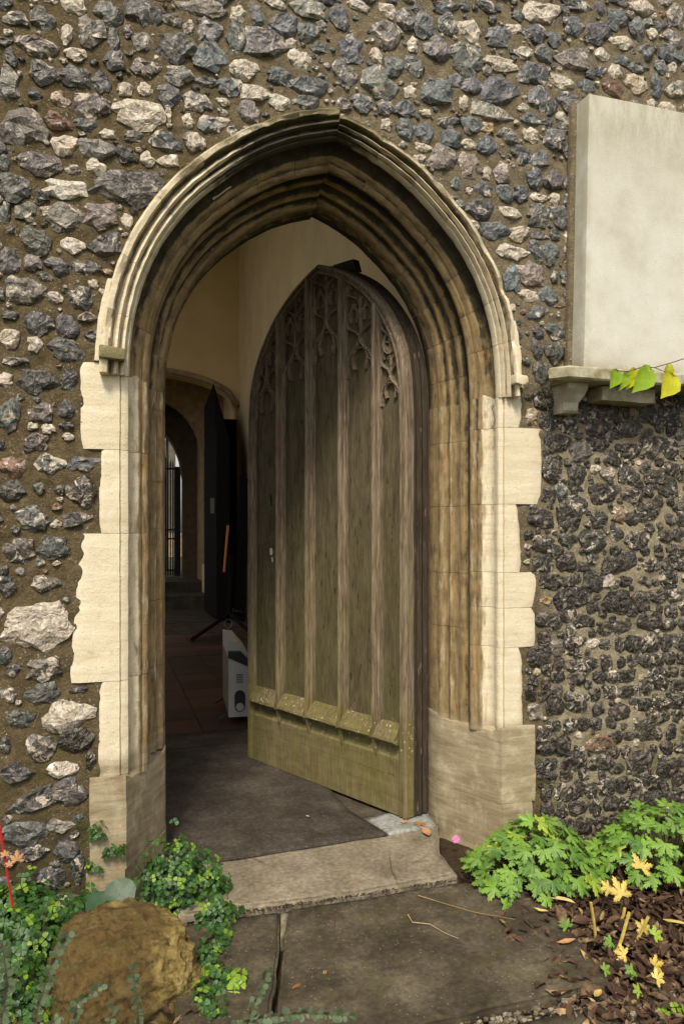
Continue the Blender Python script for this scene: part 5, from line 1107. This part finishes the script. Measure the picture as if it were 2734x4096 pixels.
bmi = bmesh.new(); bmesh.ops.create_icosphere(bmi, subdivisions=1, radius=1); IV = [v.co.copy() for v in bmi.verts]; IF = [[v.index for v in f.verts] for f in bmi.faces]; bmi.free()
V = []; Fc = []
for _ in range(2300):
    u, v = r.uniform(940, 1640), 2250+r.random()**.6*180
    if v < 2400-(u-940)*.33+r.gauss(0, 12): continue
    p = Gs(u, v, -.05); s = r.uniform(.003, .0085)*(1.5 if r.random() < .12 else 1); p.z = -.040+r.random()*.012 if u > 1000 else -.030; n = len(V); sc_ = (s*r.uniform(.8, 1.4), s*r.uniform(.8, 1.3), s*r.uniform(.5, .8)); V += [p+Vector((q.x*sc_[0]*r.uniform(.85, 1.15), q.y*sc_[1], q.z*sc_[2])) for q in IV]; Fc += [tuple(i+n for i in f) for f in IF]
o = build('gravel', V, Fc, GRV.m); tag(o, 'loose pale gravel at the near edge of the paving', 'gravel', kind='stuff')
# grit along the joint below the step
V = []; Fc = []
for _ in range(420):
    x = r.uniform(.36, 1.22); p = Vector((x, -.208+r.gauss(0, .008), -.014+r.random()*.004)); s = r.uniform(.001, .0032); n = len(V); V += [p+Vector((q.x*s*1.3, q.y*s, q.z*s*.7)) for q in IV]; Fc += [tuple(i+n for i in f) for f in IF]
o = build('joint_grit', V, Fc, SOIL); tag(o, 'crumbs of grit and debris in the joint under the step', 'grit', kind='stuff')
def twig(pts, z, rad, label, mat=BSTEM):
    P = [Gs(u, v, z) for u, v in pts]; P = [p+Vector((0, 0, r.random()*.004)) for p in P]; o = MB().tube(P, rad, 5, rad*.4).build('twig', mat); tag(o, label, 'twig')
twig([(555, 1957), (590, 1972), (620, 1988)], .006, .0016, 'short dark forked twig lying on the left of the step')
twig([(520, 2048), (523, 2065), (518, 2090)], .006, .0014, 'small dark curved twig at the left end of the step')
twig([(893, 1967), (897, 1995), (910, 2020)], .006, .0016, 'dark curved twig hanging over the front of the step')
twig([(928, 1980), (960, 1976), (985, 1960)], .006, .0012, 'thin bent twig at the right end of the step')
twig([(958, 2055), (1010, 2070), (1090, 2095), (1180, 2110)], -.008, .0013, 'long thin straw lying across the paving slab', flat('straw', (.30, .20, .08), .7, .2, 20))
twig([(935, 2100), (945, 2118), (985, 2122), (1020, 2140), (1052, 2155)], -.008, .0016, 'pale dry stalk curled on the right paving slab', flat('pale_stalk', (.42, .32, .18), .7, .2, 20))
twig([(768, 2100), (766, 2140), (785, 2175)], -.008, .0009, 'hair-thin dark stem on the middle of the paving')
def fallen(u, v, z, s, mat, label, lobed=False):
    p = Gs(u, v, z)
    if lobed: V, f = GL[int(u) % 6]; V = [(x*s, y*s, q*s*.8) for x, y, q in V]
    else: V, f = litter_leaf(r); k = s/.022; V = [(x*k, y*k, q*k*.6) for x, y, q in V]
    Mx = Matrix.Rotation(r.uniform(0, 6.28), 3, 'Z'); V = [p+Mx @ Vector(q)+Vector((0, 0, .006)) for q in V]; o = build('fallen_leaf', V, f, mat); tag(o, label, 'leaf')
fallen(930, 1886, .008, .026, TAN, 'tan fallen leaf on the pale patch by the hinge', True); fallen(962, 1890, .008, .034, flat('orange_leaf', (.35, .16, .04), .7, .3, 30), 'orange brown leaf curled at the very foot of the door post', True)
fallen(977, 1912, .004, .03, TAN, 'narrow brown leaf slanting down the right end of the step'); fallen(705, 1875, .012, .008, flat('white_fleck', (.6, .56, .5), .8, .1, 30), 'tiny white petal lying on the dark mat')
fallen(520, 2072, .002, .020, YLF, 'small yellow leaf on the left end of the step', True); fallen(1240, 2093, -.01, .030, YLF, 'pale yellow curled leaf in front of the geranium'); fallen(1290, 2068, .0, .034, flat('cream_leaf', (.5, .36, .17), .7, .2, 30), 'cream twisted dead leaf under the geranium edge')
fallen(1297, 2165, -.01, .036, TAN, 'large tan oval leaf on the litter beside the paving'); fallen(1545, 2120, -.01, .030, YLF, 'yellowish curled leaf at the right edge of the litter'); fallen(680, 2268, -.02, .018, flat('russet_leaf', (.16, .07, .03), .7, .3, 30), 'small russet leaf on the near paving left of centre')
fallen(745, 2235, -.02, .012, TAN, 'thin tan leaf fragment on the near paving'); fallen(1370, 2285, -.02, .026, YLF, 'ochre leaf on the gravel near the bottom right')
# red cane with dead leaves at the left edge
rcan = empty('red_cane', Ws(40, 2110, -.35), 'thin red plant cane with dead brown leaves at the left edge', 'plant'); MB().tube([Ws(-8, 1850, -.35), Ws(10, 1960, -.35), Ws(30, 2080, -.35)], .0032, 6).build('cane', RSTEM, rcan)
for (u, v, s) in ((40, 1973, .026), (12, 1962, .016), (22, 1985, .014)):
    Vv, f = GL[int(u) % 6]; p = Ws(u, v, -.36); Mx = Vector((.2, -1, .3)).to_track_quat('Z', 'Y').to_matrix(); build('dead_leaf', [p+Mx @ (Vector(q)*s) for q in Vv], f, TAN, rcan)
